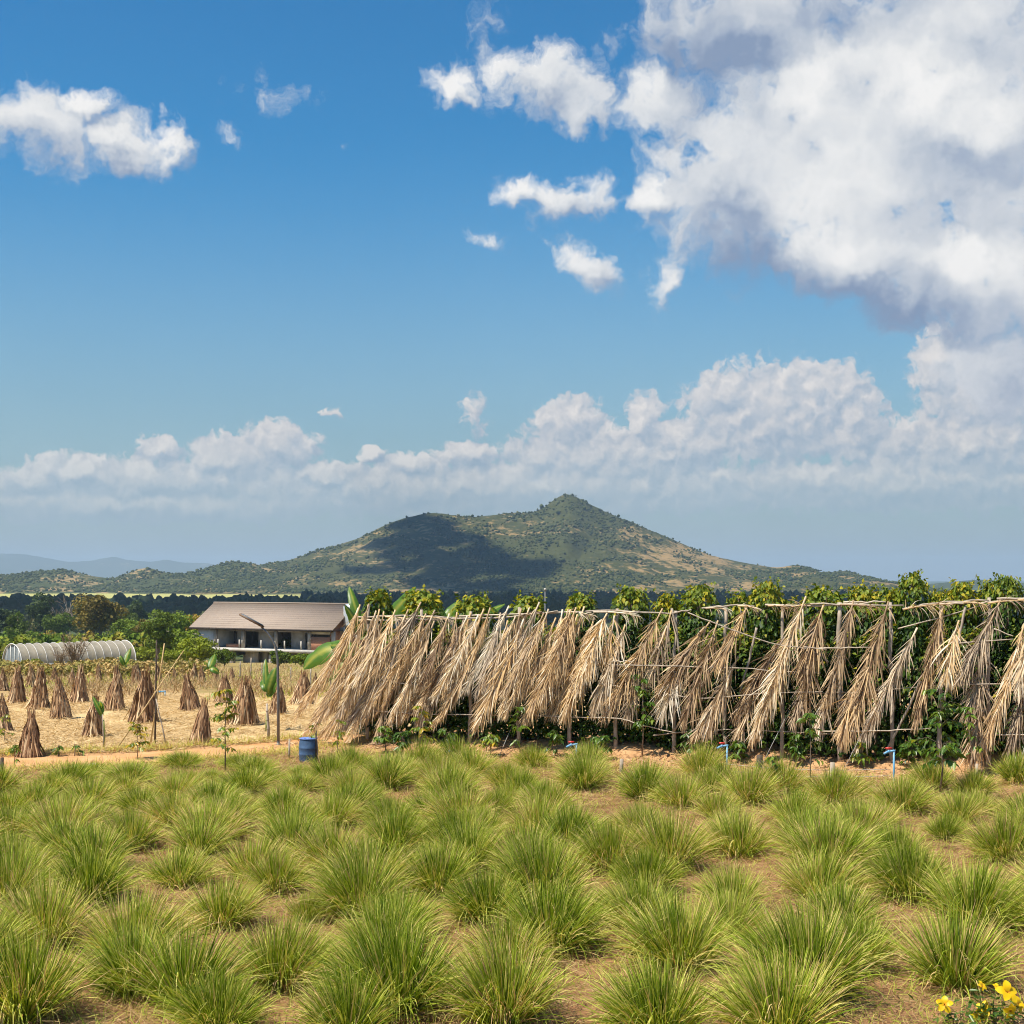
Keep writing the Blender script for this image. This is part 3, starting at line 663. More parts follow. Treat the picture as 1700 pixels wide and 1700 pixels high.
# ------------------------------------------------------------------ lemongrass
def clump_mesh(seed, nb, h, rad, fresh):
    r = rng(seed); parts = []
    n = nb; m_ = 7
    q = r.random(n) ** .68                       # 0 centre, 1 skirt
    az = r.random(n) * 6.283; a0 = az + r.normal(0, .35, n)
    root = np.stack([np.cos(az), np.sin(az), np.zeros(n)], 1) * (q * rad * .26)[:, None] + r.normal(0, .02, (n, 3)) * (1, 1, 0)
    el = np.radians(88 - 46 * q ** 1.2 + r.normal(0, 7, n))
    L = h * r.uniform(.72, 1.18, n) * (1 - .10 * q)
    droop = r.uniform(.2, .95, n) * (.2 + .9 * q); kink = (r.random(n) < .16)
    d = np.stack([np.cos(a0) * np.cos(el), np.sin(a0) * np.cos(el), np.sin(el)], 1)
    P = np.zeros((n, m_, 3)); P[:, 0] = root; cur = root.copy(); dd = d.copy()
    kp = r.integers(3, 6, n)
    wind = np.array([.10, .02, 0])
    for i in range(1, m_):
        g = droop * (i / m_) ** 1.6 * .55 + np.where(kink & (i >= kp), .9, 0)
        dd = unit(dd + wind * (i / m_) * .6 - np.stack([0 * g, 0 * g, g], 1) + r.normal(0, .03, (n, 3)))
        cur = cur + dd * (L / (m_ - 1))[:, None]; P[:, i] = cur
    P[:, :, 2] = np.maximum(P[:, :, 2], .015)
    S = unit(np.cross(d, r.normal(0, 1, (n, 3))))
    tt = np.linspace(0, 1, m_)
    w = r.uniform(.004, .0088, n)[:, None] * np.array([.75, 1, 1, .92, .75, .48, .08])[None]
    tone = np.clip((r.normal(.33 if fresh else .42, .19, n) + .22 * (q - .35))[:, None] + (tt[None] ** 2.0) * r.uniform(.05, .46, n)[:, None] - .06 * (1 - tt[None]), 0, .88)
    dry = r.random(n) < .06 + .09 * q; tone[dry] = np.clip(r.normal(.92, .06, dry.sum()), .8, 1)[:, None]
    parts.append(ribbons(P, w, S, tone))
    k = nb // 5                                   # dead skirt at the foot
    az = r.random(k) * 6.283; e = np.radians(r.uniform(-2, 24, k)); l = r.uniform(.2, .62, k) * h * .85
    d = np.stack([np.cos(az) * np.cos(e), np.sin(az) * np.cos(e), np.sin(e)], 1)
    P = (np.stack([np.cos(az), np.sin(az), 0 * az], 1) * rad * r.uniform(.08, .3, k)[:, None])[:, None] + d[:, None] * (l[:, None] * np.linspace(0, 1, 5))[..., None]
    P[:, :, 2] += .05 - (np.linspace(0, 1, 5) ** 2)[None] * .10; P += r.normal(0, .012, P.shape); P[:, :, 2] = np.maximum(P[:, :, 2], .01)
    parts.append(ribbons(P, r.uniform(.004, .008, k)[:, None] * np.array([.8, 1, 1, .7, .2]), unit(r.normal(0, 1, (k, 3))), np.clip(r.normal(.95, .05, k), .8, 1)[:, None]))
    V, F, T = join(parts); return mesh('lemongrass_clump', V, F, M['grass'], tone=T)
CL = [clump_mesh(100 + i, nb, h, rd_, fr) for i, (nb, h, rd_, fr) in enumerate([(1600, 1.02, 1.0, 1), (1700, .98, 1.05, 1), (1200, 1.1, .95, 0), (1500, .95, 1.0, 1), (1200, 1.0, 1.1, 0), (1600, 1.05, .9, 1), (1000, .9, 1.0, 0), (900, 1.0, .8, 1), (1150, .88, 1.2, 0)])]
# hand placed clumps: photo position of the root and relative size
HC = [(1330,1658,1.12),(1588,1640,1.10),(832,1698,1.02),(652,1678,1.12),(1120,1606,1.06),(1085,1712,.98),(473,1640,.92),(318,1676,1.02),(30,1700,1.05),(229,1596,1.06),(74,1570,1.0),
 (374,1540,.80),(594,1524,.95),(920,1578,1.02),(806,1532,.88),(512,1532,.5),(1213,1509,.86),(1368,1494,1.0),(1509,1494,.98),(1625,1535,1.08),(1672,1430,1.05),(1421,1398,1.0),
 (1322,1368,.85),(1220,1420,1.08),(1110,1444,1.05),(1010,1448,.98),(889,1470,.98),(726,1484,.95),(899,1388,1.0),(762,1374,1.0),(868,1324,.86),(966,1310,.98),(1072,1328,1.0),
 (427,1462,1.0),(300,1470,.95),(212,1410,.95),(109,1420,1.05),(378,1378,1.0),(286,1370,.95),(60,1342,.95),(8,1358,.9),(229,1290,.72),(310,1312,.98),(424,1286,.95),(550,1308,1.0),
 (579,1352,1.0),(547,1448,1.0),(487,1392,.98),(148,1500,.95),(20,1480,1.0),(660,1420,1.0),(640,1310,1.0),(1545,1310,.95),(1690,1300,.9),(1165,1290,.95),(1130,1340,1.0),(1245,1335,1.0),(1500,1350,1.0),
 (780,1290,1.0),(700,1280,.9),(1590,1365,.75),(1760,1500,1.0),(-40,1620,1.0),(498,1292,.62),(535,1296,.6)]
pts = []
for px, py, s in HC:
    p = gpt(px, py); pts.append((p[0], p[1], s))
r = rng(123)
for row, y in enumerate(np.arange(15.2, 37.5, 1.42)):
    for x in np.arange(-.42 * y, .42 * y, 1.5):
        X = x + r.normal(0, .22) + (row % 2) * .75; Y = y + r.normal(0, .22)
        px = CX + X / Y * FPX
        _, v = trellis_uv(X, Y)
        if px < -110 or px > 1810 or (X < -4.3 and road_dist(X, Y) > -3.3) or (X >= -4.3 and v < 2.5): continue
        if X > 2.2 and Y > 27 and v < 3.6: continue
        if px > 1480 and Y < 17.2: continue
        if 470 < px < 555 and Y > 32.5: continue
        if min(math.hypot(X - a, (Y - b)) for a, b, _ in pts) < (.92 if px < 1050 else 1.25): continue
        pts.append((X, Y, float(np.clip(r.normal(.9, .16), .5, 1.15))))
ORD = 'first second third fourth fifth sixth seventh eighth ninth tenth eleventh twelfth thirteenth fourteenth fifteenth sixteenth seventeenth eighteenth nineteenth twentieth'.split()
pts.sort(key=lambda p: p[1]); rows = []; cur = []
for p in pts:
    if cur and p[1] - cur[0][1] > 1.7: rows.append(cur); cur = []
    cur.append(p)
rows.append(cur)
NEAR_LAB = {}
for ri_, row in enumerate(rows):
    row.sort(key=lambda p: p[0] / p[1])
    for ci, (X, Y, s) in enumerate(row):
        size = 'large' if s > 1.04 else 'small' if s < .8 else 'medium'
        lab = f'{size} lemongrass clump, {ORD[min(ci, 19)]} from left in {ORD[ri_]} row behind the lower photo edge'
        k = int(r.integers(0, len(CL)))
        s *= float(np.interp(Y, [16, 24, 36], [.93, .90, .82]))
        o = ob('lemongrass_clump', CL[k], None, (X, Y, Hs(X, Y) - .02), (r.normal(0, .04), r.normal(0, .04), r.random() * 6.28), (s * r.uniform(.95, 1.08), s * r.uniform(.95, 1.08), s * r.uniform(.9, 1.08) * float(np.interp(Y, [16, 22, 28, 36], [1.02, .98, .92, 1.0] if CX + X / Y * FPX > 520 else [1.02, .95, .82, .58]))))
        tag(o, lab, 'grass clump', 'lemongrass clumps in the field')
print('clumps', len(pts), 'rows', len(rows))

# dry thatch and small weeds between the clumps
def strew(name, label, n, region, seed, mat_, l, w, lift, tones, zoff=.012):
    r = rng(seed); X, Y = region(r, n); n = len(X)
    Z = H(X, Y); a = r.random(n) * 6.283; L = r.uniform(*l, n); e = np.abs(r.normal(0, lift, n))
    d = np.stack([np.cos(a) * np.cos(e), np.sin(a) * np.cos(e), np.sin(e)], 1)
    c_ = np.stack([X, Y, Z + zoff + r.random(n) * .03], 1)
    tt = np.linspace(0, 1, 3); b = unit(r.normal(0, 1, (n, 3)) * (1, 1, .3))
    P = c_[:, None] + d[:, None] * (L[:, None] * tt)[..., None] + b[:, None] * (L[:, None] * .18 * np.sin(tt * 3.1))[..., None]
    S = unit(np.cross(d, np.array([0, 0, 1.0])) + r.normal(0, .35, (n, 3)))
    V, F, T = ribbons(P, r.uniform(*w, n)[:, None] * np.array([.7, 1, .2]), S, np.clip(r.normal(*tones, n), 0, 1)[:, None])
    return tag(ob(name, mesh(name, V, F, mat_, tone=T)), label, kind='stuff')
def reg_front(r, n):
    Y = np.sqrt(r.uniform(14.5 ** 2, 40 ** 2, n)); X = r.uniform(-.40, .40, n) * Y; k = np.where(X < -4.3, road_dist(X, Y) < -1.7, trellis_uv(X, Y)[1] > 2.0)
    return X[k], Y[k]
strew('dry_thatch', 'dry brown grass litter between the lemongrass clumps', 90000, reg_front, 131, M['litter'], (.08, .38), (.0025, .0065), .25, (.52, .26))
strew('low_grass', 'thin low green grass between the lemongrass clumps', 70000, reg_front, 132, M['grass'], (.08, .34), (.0025, .005), .5, (.60, .18))
def reg_field(r, n):
    Y = r.uniform(36, 62, n); X = r.uniform(-.42, .02, n) * Y; k = (road_dist(X, Y) > 1.5) & (X < -1)
    k &= (fbm(X * .6, Y * .6, 71, 3) + r.normal(0, .1, n)) > .35
    return X[k], Y[k]
strew('straw_mulch', 'pale straw mulch spread over the field of stooks', 70000, reg_field, 133, M['straw'], (.15, .55), (.006, .013), .14, (.55, .22))
def reg_dry(r, n):
    Y = np.concatenate([r.uniform(60, 80, n // 2), r.uniform(80, 150, n - n // 2)]); X = r.uniform(-.42, .0, n) * Y
    k = (fbm(X * .3, Y * .14, 81, 4) + r.normal(0, .05, n)) > .50
    return X[k], Y[k]
def reg_green(r, n):
    Y = r.uniform(56, 130, n); X = r.uniform(-.42, .0, n) * Y; k = (fbm(X * .2, Y * .1, 85, 3) + r.normal(0, .06, n)) > .52
    return X[k], Y[k]
strew('dry_grass', 'tall dry grass on the slope behind the stooks', 34000, reg_dry, 134, M['litter'], (.18, .60), (.010, .022), .9, (.72, .22))
strew('mixed_grass', 'patches of green grass among the dry slope grass', 16000, reg_green, 137, M['grass'], (.15, .5), (.010, .02), .9, (.62, .18))
def reg_verge(r, n):
    X = np.concatenate([r.uniform(-17, -3.2, n // 2), r.uniform(-17, -5, n - n // 2)]); s_ = np.where(np.arange(n) < n // 2, -1.95, 1.85)
    return X, np.interp(X, RC[:, 0], RC[:, 1]) + s_ + r.normal(0, .25, n) * np.sign(s_) * .8
strew('verge_grass', 'short dry grass along both edges of the dirt road', 9000, reg_verge, 135, M['grass'], (.10, .34), (.004, .008), .7, (.78, .16))
def reg_sandl(r, n):
    u = r.uniform(-2.5, 18.5, n); v = r.normal(.6, 1.1, n); return TA[0] + u * TD[0] + v * TN[0], TA[1] + u * TD[1] + v * TN[1]
def reg_sand(r, n):
    u = r.uniform(-1.5, 18, n); v = r.uniform(1.2, 3.6, n); return TA[0] + u * TD[0] + v * TN[0], TA[1] + u * TD[1] + v * TN[1]
strew('sand_litter', 'fallen dry leaf scraps on the sand under the trellis', 9000, reg_sandl, 138, M['stook'], (.05, .22), (.004, .014), .2, (.55, .3))
strew('sparse_weeds', 'sparse thin grass on the sand before the trellis', 1800, reg_sand, 136, M['grass'], (.08, .3), (.003, .006), .8, (.66, .16))

# ------------------------------------------------------------------ shade trellis of poles and dried palm fronds
def tp(px, py, off=0.0):
    """point on the trellis plane (off: metres towards the camera) seen at a photo position"""
    k = (px - CX) / FPX; a = TA + TN * off
    # a + u*TD = D*(k,1)
    u = (k * a[1] - a[0]) / (TD[0] - k * TD[1]); D = a[1] + u * TD[1]
    return np.array([k * D, D, CAM_H - (py - HY) / FPX * D])
trellis = thing('shade_trellis', 'long pole trellis hung with dried palm fronds before the pepper vines', 'trellis', (TA[0], TA[1], 0))
INV = np.array([TA[0], TA[1], 0.0])
def wob_path(p0, pts, r, amp):
    P = np.array(pts); q = np.linspace(0, len(P) - 1, max(5, 4 * len(P)))
    W = np.stack([np.interp(q, np.arange(len(P)), P[:, i]) for i in range(3)], 1); W[1:-1] += r.normal(0, amp, (len(W) - 2, 3)); return W - INV
r = rng(201)
RAILS = [[(588,1024),(700,1022),(762,1026)],[(596,1030),(690,1029)],[(690,1028),(840,1026),(926,1014)],[(760,1023),(880,1019)],[(900,1018),(1010,1013),(1110,1019),(1148,1012)],[(985,1016),(1060,1017)],[(1165,1010),(1230,1004),(1252,1006)],[(1270,1004),(1360,1006),(1442,1001)],[(1345,1003),(1500,1005)],[(1400,1000),(1470,999)],[(1498,1011),(1560,1000),(1642,997)],[(1560,1003),(1650,1000)],[(1640,1000),(1730,989)],[(1655,994),(1725,993)],
 [(590,1124),(730,1143),(765,1149)],[(885,1150),(960,1145)],[(1010,1103),(1100,1106),(1250,1110),(1290,1116)],[(1015,1098),(1050,1098)],[(1270,1114),(1362,1117)],[(1360,1076),(1445,1075)],[(1335,1074),(1372,1078)],
 [(600,1176),(640,1180)],[(620,1180),(700,1186),(860,1187),(992,1192)],[(985,1191),(1030,1193),(1066,1204),(1122,1217)],[(1084,1221),(1170,1212),(1250,1212),(1330,1216),(1362,1218)],[(1008,1137),(1030,1140)],[(1110,1154),(1170,1160),(1212,1156),(1280,1150),(1366,1148)],[(1340,1151),(1420,1149),(1562,1138)],[(1570,1137),(1730,1134)],[(1358,1214),(1450,1214),(1545,1209)],[(1358,1218),(1398,1218)],[(1645,1220),(1740,1219)],
 [(1142,1017),(1200,1040),(1280,1068),(1345,1078)],[(1490,1044),(1560,1026),(1625,1006)],[(1592,1068),(1682,1061)],[(1650,1044),(1682,1056)],[(1655,1147),(1720,1145)]]
for i, pl in enumerate(RAILS):
    top = i < 14
    W = wob_path(None, [tp(px, py, (.04 if i < 14 or i % 3 == 0 else .42) + .03 * (i % 3)) for px, py in pl], r, .006 if not top else .012)
    n = len(W); V, F, T = tube(W, np.linspace(.027 if top else .019, .020 if top else .012, n), 7)
    ob('rail', mesh('rail', V, F, M['bamboo'] if i % 2 else M['wood'], tone=T, smooth=True), trellis)
POSTS = [(612,1004,610,0),(700,1012,697,0),(782,1015,780,0),(862,1008,860,0),(945,1012,946,0),(1025,1010,1022,0),(1122,1014,1118,0),(1205,1006,1203,0),(1300,1003,1298,0),(1394,1000,1395,1),(1478,1000,1482,0),(1562,1000,1560,0),(1642,992,1640,0)]
for i, (p0, y0, p1, big) in enumerate(POSTS):
    a = tp(p0, y0, 0); b = tp(p1, 1250, 0); b[2] = Hs(b[0], b[1]) - .15
    W = wob_path(None, [b, (a + b) / 2, a], r, .015); V, F, T = tube(W, np.linspace(.085 if big else .06, .06 if big else .042, len(W)), 8)
    ob('post', mesh('post', V, F, M['wood'], tone=T, smooth=True), trellis)
for (p0, y0, p1, y1) in [(1603,1006,1562,1185),(1256,1042,1228,1150),(1183,1105,1118,1215),(1115,1010,1128,1085),(1528,1130,1470,1250),(1480,1045,1475,1110),(1375,1100,1352,1075)]:
    W = wob_path(None, [tp(p0, y0, .06), tp((p0 + p1) / 2 + 2, (y0 + y1) / 2, .06), tp(p1, y1, .06)], r, .008)
    V, F, T = tube(W, np.linspace(.035, .03, len(W)), 6); ob('brace', mesh('brace', V, F, M['wood'], tone=T, smooth=True), trellis)
for (p0, y0, p1, y1) in [(1310,1180,1262,1280),(1445,1190,1398,1262),(1710,1210,1685,1262),(850,1205,828,1250)]:
    a = tp(p0, y0, .1); b = tp(p1, y1, 1.2); b[2] = Hs(b[0], b[1])
    V, F, T = tube(np.array([a, (a + b) / 2, b]) - INV, .008, 4); ob('guy_wire', mesh('guy_wire', V, F, M['wire'], tone=T), trellis)

D3 = np.array([TD[0], TD[1], 0]); N3 = np.array([TN[0], TN[1], 0]); UP = np.array([0, 0, 1.0])
def frond(tpx, tpy, bpx, bpy_, seed, wid=1.0, off=.10, boff=.35, tone0=None, sag=0.0, dens=1.0, laid=False, spread=1.0, curv=0.0, grav=1.0, flat=1.0):
    r = rng(seed); a = tp(tpx, tpy, off); b = tp(bpx, bpy_, off + boff)
    Lr = np.linalg.norm(b - a); mid = (a + b) / 2 + D3 * r.normal(0, .05) + N3 * .10 + UP * (sag if laid else -.02 * Lr) + D3 * ((curv + r.normal(0, .02)) * Lr if not laid else 0)
    m_ = 14; t_ = np.linspace(0, 1, m_)[:, None]
    P = (1 - t_) ** 2 * a + 2 * t_ * (1 - t_) * mid + t_ ** 2 * b
    tr = np.gradient(P, axis=0); tr = unit(tr)
    parts = []
    base = tone0 if tone0 is not None else np.clip(r.normal(.54, .17), .25, .85); spr = r.uniform(.7, 1.5) * spread; dens *= r.uniform(.65, 1.1); n = int((105 if not laid else 50) * Lr / 2.2 * dens)
    for side in (-1, 1):
        q = np.sort(r.uniform(.03, 1.0, n)) ** .9; idx = q * (m_ - 1)
        R0 = np.stack([np.interp(idx, np.arange(m_), P[:, i]) for i in range(3)], 1); T0 = unit(np.stack([np.interp(idx, np.arange(m_), tr[:, i]) for i in range(3)], 1))
        sv = unit(np.cross(T0, N3)) * side
        phi = np.radians(np.abs(r.normal(21, 11, n)) * spr * (1.1 - .6 * q)) * (1.4 if laid else 1)
        d = unit(T0 * np.cos(phi)[:, None] + sv * np.sin(phi)[:, None] + N3 * r.normal(.06, .14, n)[:, None])
        L = (1.0 * np.sin(np.clip(.38 + q * 2.45, 0, 3.0)) ** .8 * wid * r.uniform(.75, 1.15, n) * min(1.0, Lr / 2.0 + .25)) * (.8 if laid else 1)
        if side == (1 if bpx < tpx else -1) and not laid: L *= .85
        k = 6; C = np.zeros((n, k, 3)); C[:, 0] = R0; cur = R0.copy(); dd = d
        g = r.uniform(.06, .40, n) * (1.8 if laid else grav)
        for i in range(1, k):
            dd = unit(dd - UP * (g * (.5 + i / k))[:, None] + r.normal(0, .09, (n, 3))); cur = cur + dd * (L / (k - 1))[:, None]; C[:, i] = cur
        C[:, :, 2] = np.maximum(C[:, :, 2], .12)
        S = unit(np.cross(d, N3 + r.normal(0, .7, (n, 3))))
        w = flat * r.uniform(.006, .0135, n)[:, None] * np.array([.7, 1, 1, .85, .55, .12]) * wid
        tn = np.clip(base + r.normal(0, .19, n)[:, None] + np.linspace(-.06, .08, k)[None], 0, 1)
        parts.append(ribbons(C, w, S, tn))
    V, F, T = join(parts); o = ob('palm_frond', mesh('palm_frond', V - INV, F, M['frond'], tone=T), trellis)
    V, F, T = tube(P - INV, np.linspace(.026, .006, m_), 6, tone=min(1, base + .1)); ob('midrib', mesh('midrib', V, F, M['frond'], tone=T, smooth=True), o)
r = rng(301); fs = 1000
LEFT = []
for x in np.arange(596, 1000, 8.6):            # dense hanging on the far part
    LEFT.append((x + r.normal(0, 5), 1018 + r.normal(0, 9)))
for x, y in LEFT:
    f_ = 1 - (x - 596) / 404; dx = -(62 + 40 * f_) + r.normal(0, 14); by = r.uniform(1132, 1206) if x > 640 else r.uniform(1170, 1200)
    frond(x, y, x + dx * (by - y) / 175, by, fs := fs + 1, r.uniform(.7, 1.1), r.uniform(.04, .30), r.uniform(.15, .6), curv=.07 if x > 660 else .13, spread=.62 if x > 660 else .5, grav=.42, flat=1.3, dens=.85)
for x in np.arange(604, 985, 31):               # second, lower tier
    dx = -(45 + 25 * r.random()); y = r.uniform(1060, 1105)
    frond(x + r.normal(0, 8), y, x + dx, y + r.uniform(75, 105), fs := fs + 1, r.uniform(.6, .9), r.uniform(.05, .2), .3, spread=.65, grav=.45, flat=1.3, dens=.85)
for (x, y, bx, by) in [(598,1062,520,1200),(592,1090,508,1214),(606,1110,545,1216),(600,1130,532,1218),(616,1140,578,1226),(640,1150,622,1232)]:
    frond(x, y, bx, by, fs := fs + 1, .85, .1, .5, spread=.5, curv=.12, grav=.4, flat=1.3)
for (x, y, bx, by) in [(1100,1010,1000,1195),(1115,1013,1078,1128),(1038,1037,984,1182),(1008,1018,974,1112),(1020,1022,1000,1100),(1180,1030,1092,1152),(1192,1030,1134,1205),(1241,1005,1190,1104),(1226,1090,1168,1204),(1216,1112,1152,1226),(1309,1050,1216,1200),(1338,990,1244,1242),(1360,1034,1328,1192),(1367,1005,1333,1124),(1417,996,1364,1192),(1475,998,1412,1226),(1523,1042,1420,1252),(1566,1006,1518,1208),(1661,996,1590,1132),(1636,1080,1606,1195),(1700,1036,1626,1254),(1705,1120,1674,1248),(1384,1140,1358,1212),(1300,1100,1262,1196),(1425,1120,1396,1228),(1255,1150,1222,1228),(1630,1150,1608,1262),(1592,1030,1570,1130),(985,1030,935,1195),(1130,1100,1098,1185),(1720,1000,1690,1150),(1075,1090,1040,1190),(1345,1120,1318,1200)]:
    frond(x, y, x + (bx - x) * .95, y + (by - y) * .93, fs := fs + 1, r.uniform(.92, 1.15), r.uniform(.06, .24), r.uniform(.15, .45), spread=.92, dens=.82, grav=.62, flat=1.3)
for (x, y, bx, by) in [(1172,1010,1212,1013),(1275,1006,1322,1010),(1010,1016,1062,1024),(1395,1004,1465,1010),(1500,1012,1572,1003),(1640,1002,1705,997),(1690,996,1730,998),(700,1024,750,1030),(900,1016,860,1026),(640,1024,690,1030),(940,1016,985,1022),(1225,1006,1260,1012),(1345,1003,1300,1012),(1600,1000,1640,1006)]:
    frond(x, y, bx, by, fs := fs + 1, .8, .12, .05, laid=True, sag=.06)

# ------------------------------------------------------------------ pepper vines on poles behind the trellis
def vine_meshes(seed, h, rad, nleaf, bright):
    r = rng(seed); n = int(nleaf * .8)
    z = r.uniform(.15, h, n); a = r.random(n) * 6.283
    prof_ = rad * (.92 + .25 * vnoise(a * 1.2 + 9, z * 1.6, seed)) * np.interp(z / h, [0, .1, .3, .78, .9, .96, 1], [1.6, 1.5, 1.1, .98, .98, .75, .25])
    q = np.sqrt(r.uniform(.25, 1.05, n)) * prof_
    C = np.stack([np.cos(a) * q, np.sin(a) * q, z + r.normal(0, .05, n)], 1)
    outw = np.stack([np.cos(a), np.sin(a), 0 * a], 1)
    D = unit(outw * .6 + np.array([0, 0, -.75]) + r.normal(0, .38, (n, 3))); N = unit(outw + np.array([0, 0, .7]) + r.normal(0, .35, (n, 3)))
    L = r.uniform(.11, .19, n)
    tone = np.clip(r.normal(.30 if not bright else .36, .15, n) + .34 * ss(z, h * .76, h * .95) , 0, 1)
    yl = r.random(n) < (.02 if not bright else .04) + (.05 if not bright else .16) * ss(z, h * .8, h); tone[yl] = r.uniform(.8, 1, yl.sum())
    P1 = leaves(C, D, N, L, L * .36, tone)
    k = 26; a = r.random(k) * 6.283; z0 = h * r.uniform(.88, 1.0, k)          # loose runners at the top
    b = np.stack([np.cos(a) * rad * .5, np.sin(a) * rad * .5, z0], 1); d = unit(np.stack([np.cos(a), np.sin(a), r.uniform(.4, 1.6, k)], 1)); l = r.uniform(.12, .34, k)
    C2 = np.repeat(b, 4, 0) + np.repeat(d * l[:, None], 4, 0) * np.tile(np.linspace(.3, 1, 4), k)[:, None]
    P2 = leaves(C2, unit(np.repeat(d, 4, 0) * .4 + r.normal(0, .6, (4 * k, 3)) + (0, 0, -.5)), unit(r.normal(0, .5, (4 * k, 3)) + (0, 0, 1)), r.uniform(.08, .14, 4 * k), .045, np.clip(r.normal(.68, .18, 4 * k), 0, 1))
    P3 = ribbons(np.stack([b, b + d * l[:, None] * .5, b + d * l[:, None]], 1), np.full((k, 3), .004), unit(r.normal(0, 1, (k, 3))), np.full((k, 3), .4))
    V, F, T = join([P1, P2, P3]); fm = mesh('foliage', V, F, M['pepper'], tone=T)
    V, F, T = tube([(0, 0, -.2), (.01, 0, h * .5), (0, .01, h * .97)], [.07, .065, .055], 7); return fm, mesh('support_post', V, F, M['bark'], tone=T, smooth=True)
VM = [vine_meshes(401, 3.9, .46, 2600, 1), vine_meshes(402, 3.9, .52, 2800, 0), vine_meshes(403, 3.9, .42, 2400, 0), vine_meshes(404, 3.9, .50, 2700, 1)]
def vine(px, top, off, wpx, k, label, seed):
    r = rng(seed); p = tp(px, 1100, off); D = p[1]; z0 = Hs(p[0], p[1]); zt = CAM_H - (top - HY) / FPX * D
    sz = (zt - z0) / 4.1; sw = wpx / FPX * D / (2 * [.46, .52, .42, .50][k]) * (.92 if px < 1000 else .78)
    t_ = thing('pepper_vine', label, 'pepper vine', (p[0], p[1], z0), r.random() * 6.28, 'pepper vines on posts', (sw, sw, sz))
    ob('foliage', VM[k][0], t_); ob('support_post', VM[k][1], t_)
VL = [(628,968,-.75,50,2,'narrow yellowing pepper vine top at the far left end of the trellis'),(703,972,-.8,70,0,'round yellow-green pepper vine top, second from the left end'),(787,980,-.8,72,3,'low broad pepper vine top, third from the left end'),
 (876,980,-.8,62,0,'low yellow-green pepper vine top, fourth from the left end, beside the thin lamp pole'),(965,974,-.7,54,2,'neat narrow pepper vine top standing alone near the trellis middle'),(1047,965,-.8,76,1,'full green pepper vine right of the neat narrow one'),
 (1107,976,-1.0,60,0,'low pepper vine between two fuller ones over the trellis middle'),(1160,962,-.8,78,1,'broad tall pepper vine over the sagging part of the top rail'),(1272,955,-.7,64,3,'tall pointed pepper vine behind the short bare rail piece'),(1228,972,-1.4,56,2,'dark vine squeezed left of the tall pointed vine'),
 (1368,964,-.8,92,1,'wide pepper vine left of the thick grey post'),(1432,963,-1.2,66,0,'yellow-green vine above the thick grey post'),(1474,964,-.9,62,2,'pepper vine just left of the tallest vine'),(1516,940,-.6,66,1,'tallest dark green pepper vine rising high above the trellis'),
 (1560,970,-1.3,58,3,'short vine right behind the tallest vine'),(1596,955,-.9,66,0,'loose-headed vine between tallest vine and right edge pair'),(1645,952,-1.1,58,3,'left one of the two leafy vines at the right edge'),(1672,946,-.8,66,1,'right one of the two leafy vines at the right edge'),(1730,965,-.8,66,1,'pepper vine cut by the right photo edge'),
 (1305,985,-1.5,70,0,'low yellow vine right of the tall pointed vine')]
for i, v in enumerate(VL): vine(*v, 500 + i)
r = rng(411)
for i, px in enumerate([660, 745, 832, 920, 1006, 1080, 1135, 1200, 1250, 1320, 1400, 1450, 1545, 1620, 1700]):   # shorter growth filling the row
    vine(px + r.normal(0, 5), 1030 + r.uniform(0, 14), -.55 - .3 * r.random(), 74, int(r.integers(0, 4)), f'low shaded pepper growth under the fronds, {ORD[i]} gap from the left end', 560 + i)

# ------------------------------------------------------------------ stooks of bound dry leaves on the straw field
def stook_meshes(seed, h, rb, lean):
    rb *= .76; r = rng(seed); n = 420; m_ = 6
    a = r.random(n) * 6.283; tt = np.linspace(0, 1, m_); top = np.where(r.random(n) < .10, r.uniform(1.0, 1.2, n), r.uniform(.65, 1.0, n)) * h; lay = r.uniform(.82, 1.08, n)
    twist = r.normal(0, .16, n)
    P = np.zeros((n, m_, 3))
    for i, q in enumerate(tt):
        z = top * (1 - q) + r.uniform(-.02, .05, n) * q
        rad = rb * np.interp(np.clip(z / h, 0, 1.15), [0, .15, .5, .78, .88, 1.0, 1.15], [1.12, .98, .74, .50, .33, .28, .36]) * lay * (1 + .22 * (vnoise(a * 1.6 + 3, z * 2.2, seed) - .5))
        aa = a + twist * q; P[:, i] = np.stack([np.cos(aa) * rad + lean[0] * z, np.sin(aa) * rad + lean[1] * z, z], 1)
    out = np.stack([np.cos(a), np.sin(a), 0 * a], 1)
    P += r.normal(0, .016, P.shape)
    st = r.random(n) < .05; P[st, -2:] += out[st][:, None] * np.array([.05, .14])[None, :, None]
    S = unit(np.cross(out, np.array([0, 0, 1.0])) + r.normal(0, .45, (n, 3)))
    w = r.uniform(.014, .034, n)[:, None] * np.array([.35, .8, 1, 1, .9, .4])
    tn = np.clip(r.normal(.52, .32, n)[:, None] + np.linspace(-.08, .1, m_)[None], 0, 1)
    V, F, T = ribbons(P, w, S, tn); V2, F2, T2 = lathe([(rb * .80, .0), (rb * .74, .15 * h), (rb * .52, .5 * h), (rb * .24, .82 * h), (.05, .93 * h)], 12, .1)
    V2[:, :2] += V2[:, 2:] * np.array(lean)
    V, F, T = join([(V, F, T), (V2, F2, T2)]); bm_ = mesh('leaf_bundle', V, F, M['stook'], tone=T)
    ring = np.array([(math.cos(q) * rb * .36 + lean[0] * h * .86, math.sin(q) * rb * .36 + lean[1] * h * .86, h * .86 + .01 * math.sin(3 * q)) for q in np.linspace(0, 6.283, 17)])
    V, F, T = tube(ring, .013, 5, cap=False); return bm_, mesh('twine', V, F, M['rope'], tone=T)
